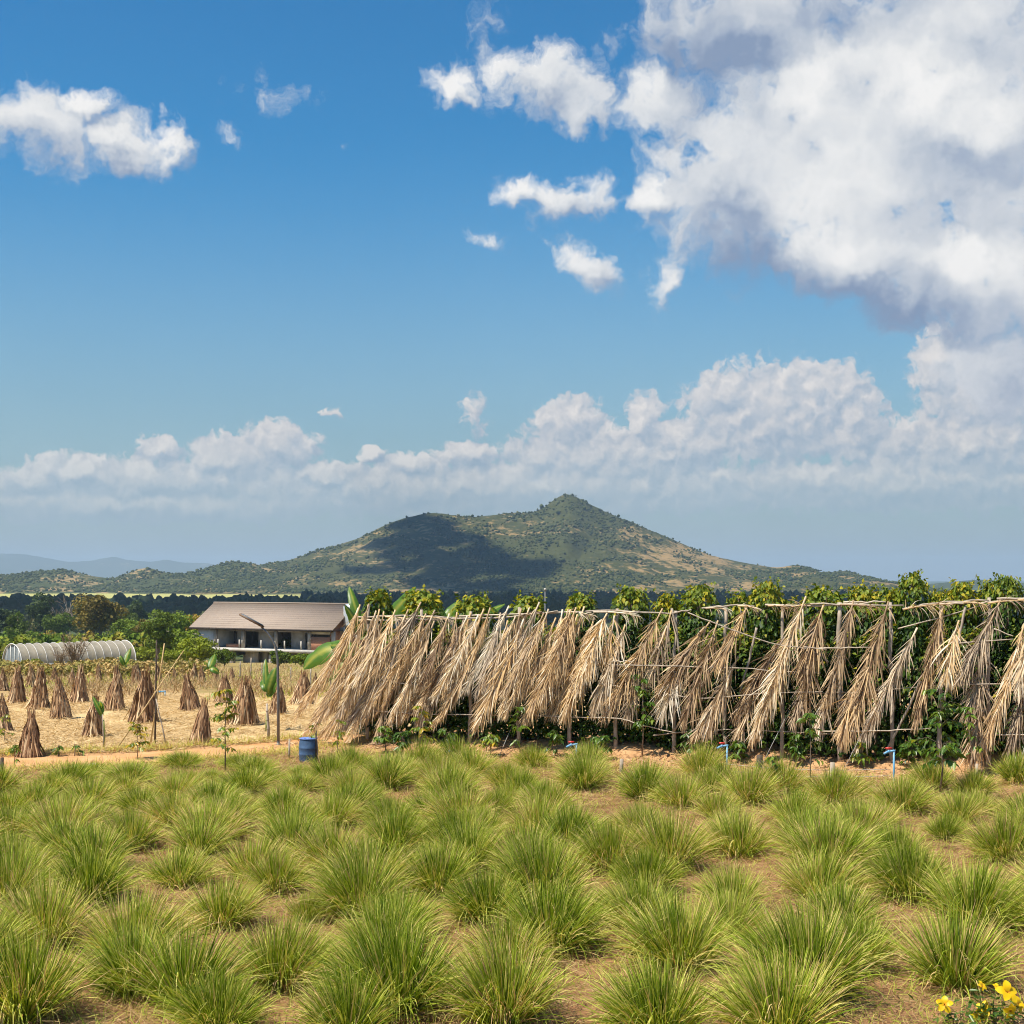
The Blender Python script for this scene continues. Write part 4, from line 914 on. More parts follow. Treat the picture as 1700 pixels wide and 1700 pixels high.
SM = [stook_meshes(601, 1.2, .36, (.05, 0)), stook_meshes(602, 1.2, .44, (-.08, .02)), stook_meshes(603, 1.2, .35, (.0, -.03)), stook_meshes(604, 1.2, .48, (.10, .0)), stook_meshes(605, 1.2, .40, (-.12, 0))]
SL = [(48,1256,1186,'tall slim stook standing right at the near road edge, far left'),(6,1217,1157,'stook half cut by the left photo edge'),(154,1222,1159,'rounded stook beside the thin stake on the left part of the field'),(101,1192,1130,'dark wide stook left of the rounded one beside the stake'),
 (238,1198,1118,'tall stook behind the crossed bamboo stakes'),(332,1235,1168,'pinched-top stook right beside the road behind the thin sapling'),(401,1203,1130,'tall dark stook right of the thin sapling'),(189,1178,1122,'stook in the middle of the field, left of the crossed stakes'),
 (317,1180,1125,'pale-sided stook between the crossed stakes and the thin sapling'),(65,1177,1113,'tall stook behind the dark wide one'),(28,1168,1110,'broad-based stook near the left edge, second line'),(131,1167,1108,'slender stook behind the rounded one'),(372,1167,1122,'squat stook behind the thin sapling'),
 (461,1186,1138,'wide stook right behind the lamp post'),(500,1170,1118,'isolated stook between the lamp post and the trellis'),(6,1146,1112,'far slim stook at the left photo edge'),(52,1140,1107,'far dark stook between two nearer ones on the left'),(91,1133,1109,'far small stook, third from the left edge'),
 (70,1136,1110,'far stook half hidden by the tall one'),(120,1138,1112,'far stook left of the slender one'),(164,1131,1105,'far dark stook below the bare shrub'),(196,1141,1107,'far pale stook beside the young banana stem'),(230,1138,1105,'far stook above the tall one behind the crossed stakes'),(222,1131,1108,'farthest stook left of the dark pole'),
 (263,1133,1105,'far stook right at the dark pole'),(290,1131,1110,'small far stook right of the dark pole'),(321,1132,1104,'far stook below the round bright bush'),(335,1134,1108,'far dark stook touching its pale neighbour'),(358,1131,1105,'far stook beside the second banana stem'),(385,1130,1110,'far stook before the lower left corner of the house'),
 (450,1130,1112,'far stook left of the lamp post top'),(523,1133,1118,'farthest stook beside the banana leaves')]
r = rng(611)
for i, (px, by, ty, lab) in enumerate(SL):
    p = gpt(px, by); hh = (by - ty) / FPX * p[1]; s = hh / 1.26
    t_ = thing('stook', lab, 'stook', p, r.random() * 6.28, 'stooks on the straw field', (s * r.uniform(.9, 1.12), s * r.uniform(.9, 1.12), s))
    k = int(r.integers(0, 5)); ob('leaf_bundle', SM[k][0], t_); ob('twine', SM[k][1], t_)

# ------------------------------------------------------------------ saplings
def sapling(px, base, top, label, seed, nbr, nl, ll, wide, tone=.5, offd=None, name='sapling', D=None):
    r = rng(seed); p = gpt(px, base) if D is None else gx(px, D); h = (base - top) / FPX * p[1]; t_ = thing(name, label, 'sapling', p)
    tr = np.array([(r.normal(0, .015 * h) * (i > 0), r.normal(0, .015 * h) * (i > 0), q * h) for i, q in enumerate((0, .25, .5, .75, .95))]); parts = [tube(tr, np.array([.016, .013, .010, .008, .004]) * max(1, h / 1.6), 6)]
    LC, LD, LN, LL = [], [], [], []
    for b in range(nbr):
        q = r.uniform(.28, 1.0); s = np.array([np.interp(q * 4.2, np.arange(5), tr[:, i]) for i in range(3)]); a = r.random() * 6.283
        l = h * wide * r.uniform(.5, 1.0) * (1.15 - q * .6); d = np.array([math.cos(a), math.sin(a), r.uniform(.1, .7)]); d /= np.linalg.norm(d)
        e1 = s + d * l * .6; e2 = e1 + unit(d - (0, 0, .7)) * l * .5; parts.append(tube([s, e1, e2], [.006, .004, .002], 4))
        k = max(3, int(nl * r.uniform(.7, 1.3)))
        u = np.linspace(.25, 1, k)[:, None]; c_ = (1 - u) ** 2 * s + 2 * u * (1 - u) * e1 + u ** 2 * e2
        sd = unit(np.cross(d, UP)) * np.where(np.arange(k) % 2, 1, -1)[:, None]
        LC.append(c_); LD.append(unit(sd * .6 + d * .5 - UP * .75 + r.normal(0, .2, (k, 3)))); LN.append(unit(UP + r.normal(0, .4, (k, 3)))); LL.append(ll * r.uniform(.7, 1.2, k))
    LC, LD, LN, LL = map(np.concatenate, (LC, LD, LN, LL)); tn = np.clip(r.normal(tone, .2, len(LC)), 0, 1)
    V, F, T = leaves(LC, LD, LN, LL, LL * .21, tn); ob('foliage', mesh('foliage', V, F, M['sapling'], tone=T), t_)
    V, F, T = join(parts); ob('stem', mesh('stem', V, F, M['bark'], tone=T, smooth=True), t_)
sapling(1066,1256,1104,'leafy sapling with drooping leaves before the trellis middle',701,20,8,.22,.22,.45)
sapling(1560,1322,1136,'tallest leafy sapling with drooping leaves before the right part of the trellis',702,26,9,.22,.26,.45)
sapling(374,1282,1140,'thin two-stemmed sapling with pale leaves beside the road',703,24,11,.17,.24,.85)
sapling(228,1262,1198,'young sapling at the road edge above a bright grass clump',704,20,11,.15,.36,.85)
sapling(1282,1318,1248,'small yellow-green sapling right of the dark stump post',705,9,6,.15,.35,.65)
sapling(1345,1300,1180,'slender dark-stemmed sapling with a yellow leaf before the trellis',706,12,7,.20,.25,.5)
sapling(700,1250,1168,'yellowish sapling under the left part of the frond screen',707,12,7,.19,.3,.75)
sapling(864,1252,1170,'broad-leaved sapling under the frond screen left of the second tap',708,13,8,.22,.3,.5)
sapling(1610,1290,1170,'drooping sapling between the tallest sapling and the right edge',709,12,7,.20,.25,.45)
sapling(97,1256,1236,'tiny drooping seedling at the near road edge, left one of two',710,5,5,.16,.6,.5)
sapling(124,1256,1232,'tiny drooping seedling at the near road edge, right one of two',711,5,5,.17,.6,.5)
sapling(24,1276,1235,'small sapling at the left end of the road',712,7,5,.15,.35,.55)
sapling(8,1232,1184,'bright sapling before the stook cut by the left edge',713,10,8,.13,.35,.8)
sapling(560,1262,1192,'weedy sapling right of the blue barrel',714,9,6,.14,.3,.75)
sapling(524,1264,1196,'thin yellowing stem rising before the blue barrel',715,6,5,.13,.2,.85)
sapling(1245,1232,1150,'leafy shoot under the long frond left of the thick grey post',716,10,7,.2,.3,.45)
sapling(1650,1268,1215,'bushy pepper shoot at the foot of the trellis near the right edge',717,12,8,.18,.4,.3)
sapling(1145,1262,1205,'bushy dark shoot at the foot of the trellis right of the middle sapling',718,12,8,.17,.4,.3)

for i, (px, b_, w_) in enumerate([(640, 1250, 46), (668, 1254, 40), (742, 1254, 44), (815, 1256, 42), (918, 1258, 48), (1000, 1262, 44), (1180, 1264, 50), (1225, 1268, 40), (1322, 1270, 52), (1430, 1274, 46), (1508, 1278, 48), (1690, 1284, 56)]):
    sapling(px, b_, b_ - w_, f'low leafy shoot at the trellis foot, {ORD[i]} from the barrel', 730 + i, 16, 9, .19, .45, .32 + .3 * (i % 3 == 0), name='leafy_shoot')

# ------------------------------------------------------------------ banana plants, each leaf a part
def banana_leaf(P0_, P1_, P2_, w, seed, parent, org, tone=.5):
    r = rng(seed); m_ = 16; t_ = np.linspace(0, 1, m_)[:, None]; C = (1 - t_) ** 2 * P0_ + 2 * t_ * (1 - t_) * P1_ + t_ ** 2 * P2_
    T0 = unit(np.gradient(C, axis=0)); S = unit(np.cross(T0, np.array([.15, -.72, .62]))); N = np.cross(S, T0)
    ww = w * np.sin(np.clip(t_ * 3.0 + .12, 0, 3.14)) ** .55 * np.where(t_ < .08, .25, 1)
    rows_ = []
    for j, (f_, dz) in enumerate([(-1, -.30), (-.5, .06), (0, 0), (.5, .06), (1, -.30)]):
        rip = (r.normal(0, .05, (m_, 1)) + .05 * np.sin(t_ * 25 + j)) * abs(f_) * w
        rows_.append(C + S * ww * f_ + N * (ww * (dz + .12 * abs(f_))) + N * rip - UP * abs(f_) ** 2 * ww * .10)
    V = np.stack(rows_, 1).reshape(-1, 3); i = np.arange(m_ - 1)[:, None] * 5; j = np.arange(4)[None]
    F = np.stack([i + j, i + j + 1, i + j + 6, i + j + 5], -1).reshape(-1, 4)
    tn = np.tile(np.array([.45, .35, .95, .35, .45]), m_) + r.normal(0, .05, m_ * 5) + (tone - .5)
    o = ob('leaf', mesh('leaf', V - org, F, M['banana'], tone=np.clip(tn, 0, 1), smooth=True), parent)
def banana(base, lv, label, D, seed, stem_top, stem_r):
    p = gx(base, D); t_ = thing('banana_plant', label, 'banana plant', p)
    V, F, T = tube([(0, 0, -.1), (.02, 0, (stem_top - p[2]) * .5), (0, 0, stem_top - p[2])], [stem_r, stem_r * .9, stem_r * .6], 9)
    ob('stem', mesh('stem', V, F, M['stem_green'], tone=T, smooth=True), t_)
    for i, (a, b, c_, w) in enumerate(lv):
        q = [at(*a, D), at(*b, D + .15 * (-1) ** i), at(*c_, D - .5 * (i % 3 - 1))]; banana_leaf(*q, w, seed + i, t_, p)
banana(618, [((612,1092),(548,1050),(504,1110),.40),((612,1104),(570,1085),(534,1132),.32),((606,1060),(596,1040),(572,1004),.20),((600,1040),(588,1005),(580,974),.16),((606,1075),(560,1070),(548,1072),.22),((625,1050),(650,1020),(690,974),.26)], 'large banana plant with broad leaves at the left end of the trellis', 44.6, 800, 2.2, .11)
banana(745, [((735,1040),(745,1015),(766,998),.22),((750,1045),(725,1010),(700,980),.24),((760,1045),(800,1020),(838,1003),.20)], 'banana plant hidden behind the vines with leaf tips over the rail', 47.0, 810, 2.6, .11)
banana(206, [((207,1104),(210,1090),(217,1076),.13),((207,1106),(203,1096),(199,1088),.10),((208,1108),(212,1102),(213,1098),.10)], 'young banana with one bright upright leaf before the polytunnel', 62.0, 820, -.2, .06)
banana(345, [((347,1110),(352,1098),(357,1086),.16),((347,1110),(356,1108),(364,1118),.15),((346,1112),(342,1106),(341,1098),.10)], 'young banana with a V of two leaves before the house', 58.0, 830, 0.05, .06)
banana(443, [((444,1152),(440,1120),(441,1094),.10),((444,1154),(448,1130),(458,1108),.16),((445,1152),(455,1140),(466,1126),.16),((444,1150),(438,1135),(436,1128),.13),((444,1158),(450,1145),(452,1142),.12)], 'small banana with ragged leaves just left of the lamp post', 45.5, 840, .55, .07)
banana(172, [((171,1186),(168,1168),(165,1164),.07),((171,1190),(166,1178),(154,1156),.08),((171,1182),(168,1172),(167,1166),.06)], 'thin stake-like banana shoot with one leaf beside the rounded stook', 41.2, 850, .8, .035)

# ------------------------------------------------------------------ unfinished two-storey house
m, t, out = material('roof_tiles')
oc = objcoord(t); wv = t.n.new('ShaderNodeTexBrick'); wv.offset = .5; t.set(wv.inputs['Vector'], t.vec('MULTIPLY', oc, (1, 1, 1)))
n1, _ = t.noise(oc, 1.5, 4, .6); n2, _ = t.noise(oc, 14, 3, .6)
sp = t.n.new('ShaderNodeSeparateXYZ'); t.set(sp.inputs[0], oc)
saw = t.math('FRACT', t.math('MULTIPLY', sp.outputs[1], 2.4))
c_ = t.mix(t.math('MULTIPLY', n2, .6), (.29, .23, .185), (.41, .335, .27)); c_ = t.mix(t.sstep(n1, .4, .7, 0, .3), c_, (.26, .195, .16))
c_ = t.mix(t.sstep(saw, .22, .05, 0, .55), c_, (.13, .10, .085))
t.set(out.inputs[0], principled(t, c_, .8, .2, saw, 1.0, .06).outputs[0]); M['roof'] = m
m, t, out = material('red_brick_wall')
oc = objcoord(t); bk = t.n.new('ShaderNodeTexBrick'); cv = t.n.new('ShaderNodeCombineXYZ'); sp = t.n.new('ShaderNodeSeparateXYZ'); t.set(sp.inputs[0], oc)
t.set(cv.inputs[0], t.math('ADD', sp.outputs[0], sp.outputs[1])); t.set(cv.inputs[1], sp.outputs[2]); t.set(bk.inputs['Vector'], cv.outputs[0])
bk.inputs['Scale'].default_value = 3.2; bk.inputs['Mortar Size'].default_value = .03; bk.inputs['Color1'].default_value = (.42, .14, .065, 1); bk.inputs['Color2'].default_value = (.52, .20, .09, 1); bk.inputs['Mortar'].default_value = (.42, .36, .30, 1)
t.set(out.inputs[0], principled(t, bk.outputs[0], .9, .15, bk.outputs[1], -.4, .02).outputs[0]); M['brick'] = m
M['concrete'] = plain('raw_concrete', (.40, .365, .33), .9, .15, 1.2, .3, .3)
M['plaster'] = plain('grey_render', (.42, .40, .385), .9, .15, .9, .22, .2)
M['white_wall'] = plain('white_block_wall', (.66, .66, .66), .85, .2, 1.1, .15, .2)
M['slab'] = plain('pale_slab_edge', (.50, .475, .44), .85, .2, 1.5, .15, .2)
M['dark_in'] = plain('dark_timber', (.06, .05, .045), .9, .1, 3, .3, .2)
M['tank'] = plain('grey_tank_steel', (.60, .64, .68), .35, .5, 2, .08, .05, .4)
hx = (552 - CX) / FPX * 183; HU = np.array([-.868, .496]); ZE, ZS = -1.77, -4.5; ZG = Hs(hx - 10, 190) - .6
house = thing('house', 'unfinished two-storey house with long brown tiled roof and open balcony', 'house', (hx, 183.0, ZG), math.atan2(HU[1], HU[0]))
# local x = along the front from the right corner, local y = towards the camera (negative: depth)
zE, zS = ZE - ZG, ZS - ZG
def hp(name, parts, mat_, parent=house):
    V, F, T = join(parts); return ob(name, mesh(name, V, F, mat_, tone=T), parent)
def slab_quad(a, b, c_, d, th):
    V = np.array([a, b, c_, d] + [np.array(q) - (0, 0, th) for q in (a, b, c_, d)], float)
    return V, np.array([(0, 1, 2, 3), (7, 6, 5, 4), (0, 4, 5, 1), (1, 5, 6, 2), (2, 6, 7, 3), (3, 7, 4, 0)]), np.full(8, .5)
# sign: front is +y in local space when HU points left; verified: local y axis = (-HU.y, HU.x) = (-.496,-.868) -> towards the camera
zR = zE + 3.25; E = 0.0
roof = hp('roof', [slab_quad((-.0, .0, zE), (24.4, .0, zE), (24.4, -5, zR), (0, -5, zR), .14), slab_quad((0, -5, zR + .002), (24.4, -5, zR + .002), (24.4, -10, zE), (0, -10, zE), .14)], M['roof'])
hp('ridge_cap', [tube([(0, -5, zR + .03), (12, -5, zR + .05), (24.4, -5, zR + .03)], .12, 6)], M['roof'], roof)
hp('fascia', [box(0, 24.4, .002, .06, zE - .26, zE - .02)], M['dark_in'], roof)
hp('soffit', [box(.1, 24.3, -2.9, -.05, zE - .20, zE - .16)], M['dark_in'], roof)
hp('balcony_slab', [box(.7, 22.8, -9.2, -.45, zS - .42, zS)], M['slab'])
ux = lambda p: (545 - p) * 24.2 / 220
def wallp(name, p0, p1, z0, z1, y0, y1, mat_): return hp(name, [box(ux(p1), ux(p0), y0, y1, z0, z1)], mat_)
for p0, p1 in ((463, 484), (412, 435), (378, 391)): wallp('wall_panel', p0, p1, zS + .002, zE + .2, -3.1, -2.9, M['plaster'])
wallp('lintel', 352, 541, zE - .55, zE + .25, -3.14, -2.88, M['concrete'])
wallp('back_wall', 340, 541, zS + .002, zE + .2, -9.1, -8.9, M['concrete'])
wallp('partition', 424, 426, zS + .002, zE + .2, -8.9, -3.12, M['concrete'])
hp('left_wall', [box(20.6, 23.4, -9.0, -.75, zS - 1.3, zE - .02)], M['white_wall'])
hp('brick_parapet', [box(.95, 4.2, -.95, -.72, zS + .002, zS + 1.75)], M['brick'])
hp('upper_panel', [box(1.0, 4.2, -.93, -.75, zS + 2.1, zE - .02)], M['plaster'])
hp('side_wall', [box(.92, 1.12, -3.4, -.955, zS + .002, zE + .1), box(.92, 1.12, -9.0, -5.0, zS + .002, zE + .1), box(.925, 1.115, -5.0, -3.4, zS + .002, zS + .6)], M['brick'])
g = 3.0 / 5 * .95
V = np.array([(.93, -.9, zE + .1), (.93, -9.1, zE + .1), (.93, -5, zE + 2.75), (1.1, -.9, zE + .1), (1.1, -9.1, zE + .1), (1.1, -5, zE + 2.75)], float)
hp('gable', [(V, [np.array([(0, 1, 2), (5, 4, 3)]), np.array([(0, 3, 4, 1), (1, 4, 5, 2), (2, 5, 3, 0)])], np.full(6, .5))], M['brick'])
for p in (541, 506, 455, 404, 360): wallp('column', p - 2.0, p + 2.0, zS + .003, zE - .16, -.95, -.62, M['concrete'])
for p in (366, 400, 434, 470, 495): wallp('balcony_post', p - .7, p + .7, zS + .004, zS + 1.15, -.60, -.48, M['slab'])
for p in (538, 500, 446, 384, 362): wallp('pillar', p - 3, p + 3, -.4, zS - .43, -1.4, -.9, M['concrete'])
for p0, p1, y in ((398, 418, -2.0), (420, 428, -2.6), (500, 520, -3.0), (440, 470, -4.5)): wallp('lower_wall', p0, p1, -.4, zS - .43, y - .2, y, M['plaster'])
wallp('lower_back_wall', 345, 541, -.4, zS - .43, -8.6, -8.4, M['concrete'])
wallp('rubble_heap', 372, 392, zS + .004, zS + .5, -2.6, -1.4, M['brick'])
for p in (372, 384, 401, 448, 497): wallp('door_frame', p - .6, p + .6, zS + .004, zE - .5, -3.2, -3.12, M['dark_in'])
for dz, dx in ((-.55, 0), (-1.0, .4)):
    hp('scaffold_pole', [tube([(22, -.3, zE + dz - .5), (28.5 + dx, .2, zE + dz - .1)], .06, 5)], M['bamboo'])
# water tank on its stand at the gable end
tk = at(583, 1040, 186); tz = Hs(tk[0], tk[1])
tank = thing('water_tank', 'pale grey ribbed water tank on a stand at the gable of the house', 'water tank', (tk[0], tk[1], tz))
zt = CAM_H - (1040 - HY) / FPX * 186 - tz
prof_ = [(.02, zt)] + [(1.02 + (.03 if i % 2 else 0), zt + i * .26) for i in range(11)] + [(.8, zt + 2.85), (.3, zt + 3.0), (.02, zt + 3.0)]
V, F, T = lathe(prof_, 20); ob('tank_body', mesh('tank_body', V, F, M['tank'], tone=T, smooth=True), tank)
for sx_, sy_ in ((-.8, -.8), (.8, -.8), (.8, .8), (-.8, .8)):
    V, F, T = box(sx_ - .1, sx_ + .1, sy_ - .1, sy_ + .1, -.3, zt - .01); ob('stand_leg', mesh('stand_leg', V, F, M['slab'], tone=T), tank)

# ------------------------------------------------------------------ polytunnel
M['film'] = None
m, t, out = material('tunnel_film'); n1, _ = t.noise(objcoord(t), 1.4, 4, .6)
c_ = t.ramp(n1, [(.3, (.34, .30, .22)), (.7, (.46, .41, .32))]); p = principled(t, c_, .5, .35)
tr = t.n.new('ShaderNodeBsdfTranslucent'); t.set(tr.inputs[0], c_); mx = t.n.new('ShaderNodeMixShader'); mx.inputs[0].default_value = .25
t.set(mx.inputs[1], p.outputs[0]); t.set(mx.inputs[2], tr.outputs[0]); t.set(out.inputs[0], mx.outputs[0]); M['film'] = m
M['rib'] = plain('white_hoop', (.80, .79, .76), .5, .4, 5, .08, .0)
M['net'] = plain('grey_net', (.20, .23, .25), .8, .2, 9, .2, .1)
TLp = np.array([(20 - CX) / FPX * 160, 160.0]); TRp = np.array([(208 - CX) / FPX * 169, 169.0]); tax = TRp - TLp; tl = np.linalg.norm(tax)
tz0 = -4.65; tzg = Hs(TLp[0] + 5, 164)
tun = thing('polytunnel', 'arched polytunnel with pale plastic film and white hoops', 'polytunnel', (TLp[0], TLp[1], tzg), math.atan2(tax[1], tax[0]))
zb = tz0 - tzg; rw_, rh_ = 2.7, 2.15; nrib = 14
xs_ = np.linspace(0, tl, 14 * 4 + 1); an = np.linspace(0, math.pi, 25); sagx = .05 * np.abs(np.sin(np.arange(len(xs_)) / 4 * math.pi))
V = np.array([[(x, math.cos(a) * (rw_ - s_), zb + math.sin(a) * (rh_ - s_)) for a in an] for x, s_ in zip(xs_, sagx)]).reshape(-1, 3)
i = np.arange(len(xs_) - 1)[:, None] * 25 + np.arange(24)[None]
ob('film_cover', mesh('film_cover', V, np.stack([i, i + 1, i + 26, i + 25], -1).reshape(-1, 4), M['film'], smooth=True), tun)
for k in range(nrib + 1):
    x = k * tl / nrib; V, F, T = tube([(x, math.cos(a) * (rw_ + .035), zb + math.sin(a) * (rh_ + .035)) for a in an], .024 if 0 < k < nrib else .045, 5)
    ob('hoop', mesh('hoop', V, F, M['rib'], tone=T, smooth=True), tun)
for x, nm in ((.15, 'end_screen'), (tl - .15, 'end_screen')):
    V = np.array([(x, math.cos(a) * rw_ * .97, zb + math.sin(a) * rh_ * .97) for a in an] + [(x + .03, math.cos(a) * rw_ * .97, zb + math.sin(a) * rh_ * .97) for a in an])
    ob(nm, mesh(nm, V, [np.array([list(range(25)), list(range(49, 24, -1))])], M['net']), tun)
for y in (-1.6, -.6, .6, 1.6):
    V, F, T = tube([(.08, y, zb - .6), (.08, y, zb + rh_ * math.sqrt(1 - (y / rw_) ** 2))], .04, 5); ob('end_post', mesh('end_post', V, F, M['rib'], tone=T), tun)
for y in (-rw_, rw_):
    V, F, T = box(0, tl, y - .03, y + .03, -.3, zb); ob('side_wall', mesh('side_wall', V, F, M['net'], tone=T), tun)
for k in range(0, nrib + 1, 2):
    V, F, T = tube([(k * tl / nrib, rw_ * -1 - .05, -.3), (k * tl / nrib, -rw_ - .05, zb + .1)], .045, 5); ob('side_post', mesh('side_post', V, F, M['rib'], tone=T), tun)

# ------------------------------------------------------------------ street lamp, barrel, taps, posts, stakes
D_ = 42.2; q = gx(462, D_); lamp = thing('street_lamp', 'dark solar lamp post with curved neck and slim tilted head', 'street lamp', q)
def rel(px, py, dd=0): return at(px, py, D_ + dd) - q
W = np.array([(0, 0, -.1), rel(462, 1160), rel(461, 1095), rel(458, 1075), rel(452, 1062), rel(444, 1051), rel(434, 1041)])
V, F, T = tube(W, [.045, .042, .036, .034, .032, .03, .028], 10); ob('pole', mesh('pole', V, F, M['steel'], tone=T, smooth=True), lamp)
a, b = rel(437, 1042), rel(398, 1021); dv = unit(b - a); sd = np.array([0, 1.0, 0]); nn_ = np.cross(sd, dv) * -1
if nn_[2] < 0: nn_ = -nn_
def obox(c0, L, w0, w1, th, zo):
    P = []
    for s_, w_ in ((0, w0), (1, w1)):
        for y_ in (-1, 1):
            for z_ in (0, 1): P.append(c0 + dv * L * s_ + sd * w_ * y_ + nn_ * (zo + th * z_))
    return np.array(P), np.array([(0, 1, 3, 2), (4, 6, 7, 5), (0, 4, 5, 1), (2, 3, 7, 6), (0, 2, 6, 4), (1, 5, 7, 3)]), np.full(8, .5)
Lh = np.linalg.norm(b - a); V, F, T = obox(a, Lh, .09, .16, .05, 0); hd = ob('lamp_head', mesh('lamp_head', V, F, M['lamp_wood'], tone=T), lamp)
for k in range(4):
    V, F, T = obox(a + dv * (.08 + k * .15), .10, .07, .08, .008, -.010); ob('lamp_panel', mesh('lamp_panel', V, F, M['led'], tone=T), hd)
V, F, T = obox(a + dv * .05, Lh - .1, .08, .14, .012, .052); ob('solar_panel', mesh('solar_panel', V, F, M['steel'], tone=T), hd)
V, F, T = lathe([(.12, 0), (.12, .02), (.05, .03), (.045, .12)], 12); ob('base_plate', mesh('base_plate', V, F, M['steel'], tone=T), lamp)
q = gx(905, 70); pole = thing('lamp_pole', 'thin grey pole with a small cap rising behind the vines', 'pole', q)
zt = CAM_H - (980 - HY) / FPX * 70 - q[2]; V, F, T = tube([(0, 0, -.2), (0, 0, zt)], [.035, .028], 8); ob('shaft', mesh('shaft', V, F, M['steel'], tone=T, smooth=True), pole)
V, F, T = lathe([(.02, zt), (.06, zt), (.06, zt + .08), (.02, zt + .11)], 10); ob('cap', mesh('cap', V, F, M['slab'], tone=T, smooth=True), pole)

p = gpt(512, 1264); p[2] -= .08; k = p[1] / FPX; rb = 15.5 * k; hb = 44 * k
bar = thing('barrel', 'blue plastic barrel with pale lid at the end of the frond screen', 'barrel', p, .4)
pr = [(rb * .84, 0)] + [(rb * f_, hb * z_) for f_, z_ in ((.90, .03), (.98, .2), (1.0, .36), (1.04, .39), (1.0, .42), (1.0, .60), (1.04, .63), (1.0, .66), (.97, .86), (.90, .94), (.90, .955))]
V, F, T = lathe(pr, 32); ob('body', mesh('body', V, F, M['blue_barrel'], tone=T, smooth=True), bar)
V, F, T = lathe([(rb * .90, hb * .955), (rb * .97, hb * .96), (rb * .97, hb * .995), (rb * .90, hb), (rb * .86, hb * .985), (.01, hb * .985)], 32); lid = ob('lid', mesh('lid', V, F, M['blue_lid'], tone=T, smooth=True), bar)
for a_ in (.3, 3.4):
    V, F, T = lathe([(.045, hb * .985), (.045, hb * 1.005), (.01, hb * 1.01)], 10); V[:, 0] += math.cos(a_) * rb * .55; V[:, 1] += math.sin(a_) * rb * .55; ob('bung', mesh('bung', V, F, M['blue_lid'], tone=T), lid)
p2 = gpt(526, 1266); t_ = thing('stake', 'thin dark stake leaning against the right side of the barrel', 'stake', p2); V, F, T = tube([(0, 0, -.1), (-.03, .02, .45), (-.02, .05, .85)], [.025, .022, .018], 6); ob('shaft', mesh('shaft', V, F, M['dark_post'], tone=T), t_)
p2 = gpt(480, 1258); t_ = thing('stake', 'short grey stake left of the blue barrel', 'stake', p2); V, F, T = tube([(0, 0, -.1), (.01, .0, .5)], [.03, .026], 7); ob('shaft', mesh('shaft', V, F, M['wood'], tone=T), t_)

def tap(px, top, base, label, flip=-1, red=True):
    p = gpt(px, base); k = p[1] / FPX; h = (base - top) * k; L = 17 * k
    t_ = thing('water_tap', label, 'water tap', p, group='blue standpipe taps')
    V, F, T = tube([(0, 0, -.15), (0, 0, h)], .024, 10); ob('riser', mesh('riser', V, F, M['pvc'], tone=T, smooth=True), t_)
    V, F, T = join([tube([(.03 * -flip, 0, h), (0, 0, h + .005), (flip * L * .45, 0, h - .01)], .028, 10), tube([(flip * L * .45, 0, h - .01), (flip * L * .6, -.01, h - .015)], .042, 10)])
    ob('elbow', mesh('elbow', V, F, M['pvc'], tone=T, smooth=True), t_)
    V, F, T = tube([(flip * L * .6, -.01, h - .015), (flip * L, -.02, h - .07)], [.03, .026], 10); ob('spout', mesh('spout', V, F, M['pvc'], tone=T, smooth=True), t_)
    if red:
        V, F, T = join([lathe([(.02, h + .015), (.02, h + .05)], 8), box(-.075, .075, -.02, .02, h + .045, h + .085)]); V[:, 0] += flip * L * .5; ob('handle', mesh('handle', V, F, M['red'], tone=T), t_)
tap(757, 1246, 1275, 'blue pipe tap nearest the blue barrel', red=False)
tap(957, 1236, 1268, 'blue pipe tap with red handle left of the middle sapling')
tap(1207, 1238, 1278, 'blue pipe tap with red handle right of the middle sapling')
tap(1484, 1247, 1302, 'tall blue pipe tap with red handle right of the thick grey post')
tap(274, 1148, 1156, 'small far blue pipe fitting on the straw field', red=False)
for px, top, base, w_, mt, lab in [(1260,1254,1292,.085,'dark_post','thick dark stump post on the sand left of the yellow-green sapling'),(1381,1266,1304,.06,'wood','short grey post on the sand below the thick trellis post'),(1031,1260,1284,.05,'wood','short thin post on the sand below the middle sapling'),(1621,1268,1300,.035,'wood','thin grey stick on the sand near the right edge'),(2,1258,1292,.05,'dark_post','dark leaning post cut by the left photo edge')]:
    p = gpt(px, base); h = (base - top) * p[1] / FPX; t_ = thing('fence_post', lab, 'post', p); V, F, T = tube([(0, 0, -.2), (.01, 0, h * .5), (.02, .01, h)], [w_, w_ * .95, w_ * .9], 8); ob('shaft', mesh('shaft', V, F, M[mt], tone=T, smooth=False), t_)
pa, pb = gpt(1200, 1290), gpt(1478, 1300); 
for dz, lab in ((.32, 'upper slack wire strung low over the sand'), (.16, 'lower slack wire strung low over the sand')):
    P = np.array([pa + (pb - pa) * u + (0, 0, dz - .08 * math.sin(u * 3.14)) for u in np.linspace(0, 1, 12)]); V, F, T = tube(P - pa, .006, 4); o = tag(ob('fence_wire', mesh('fence_wire', V, F, M['wire'], tone=T), None, pa), lab, 'wire')
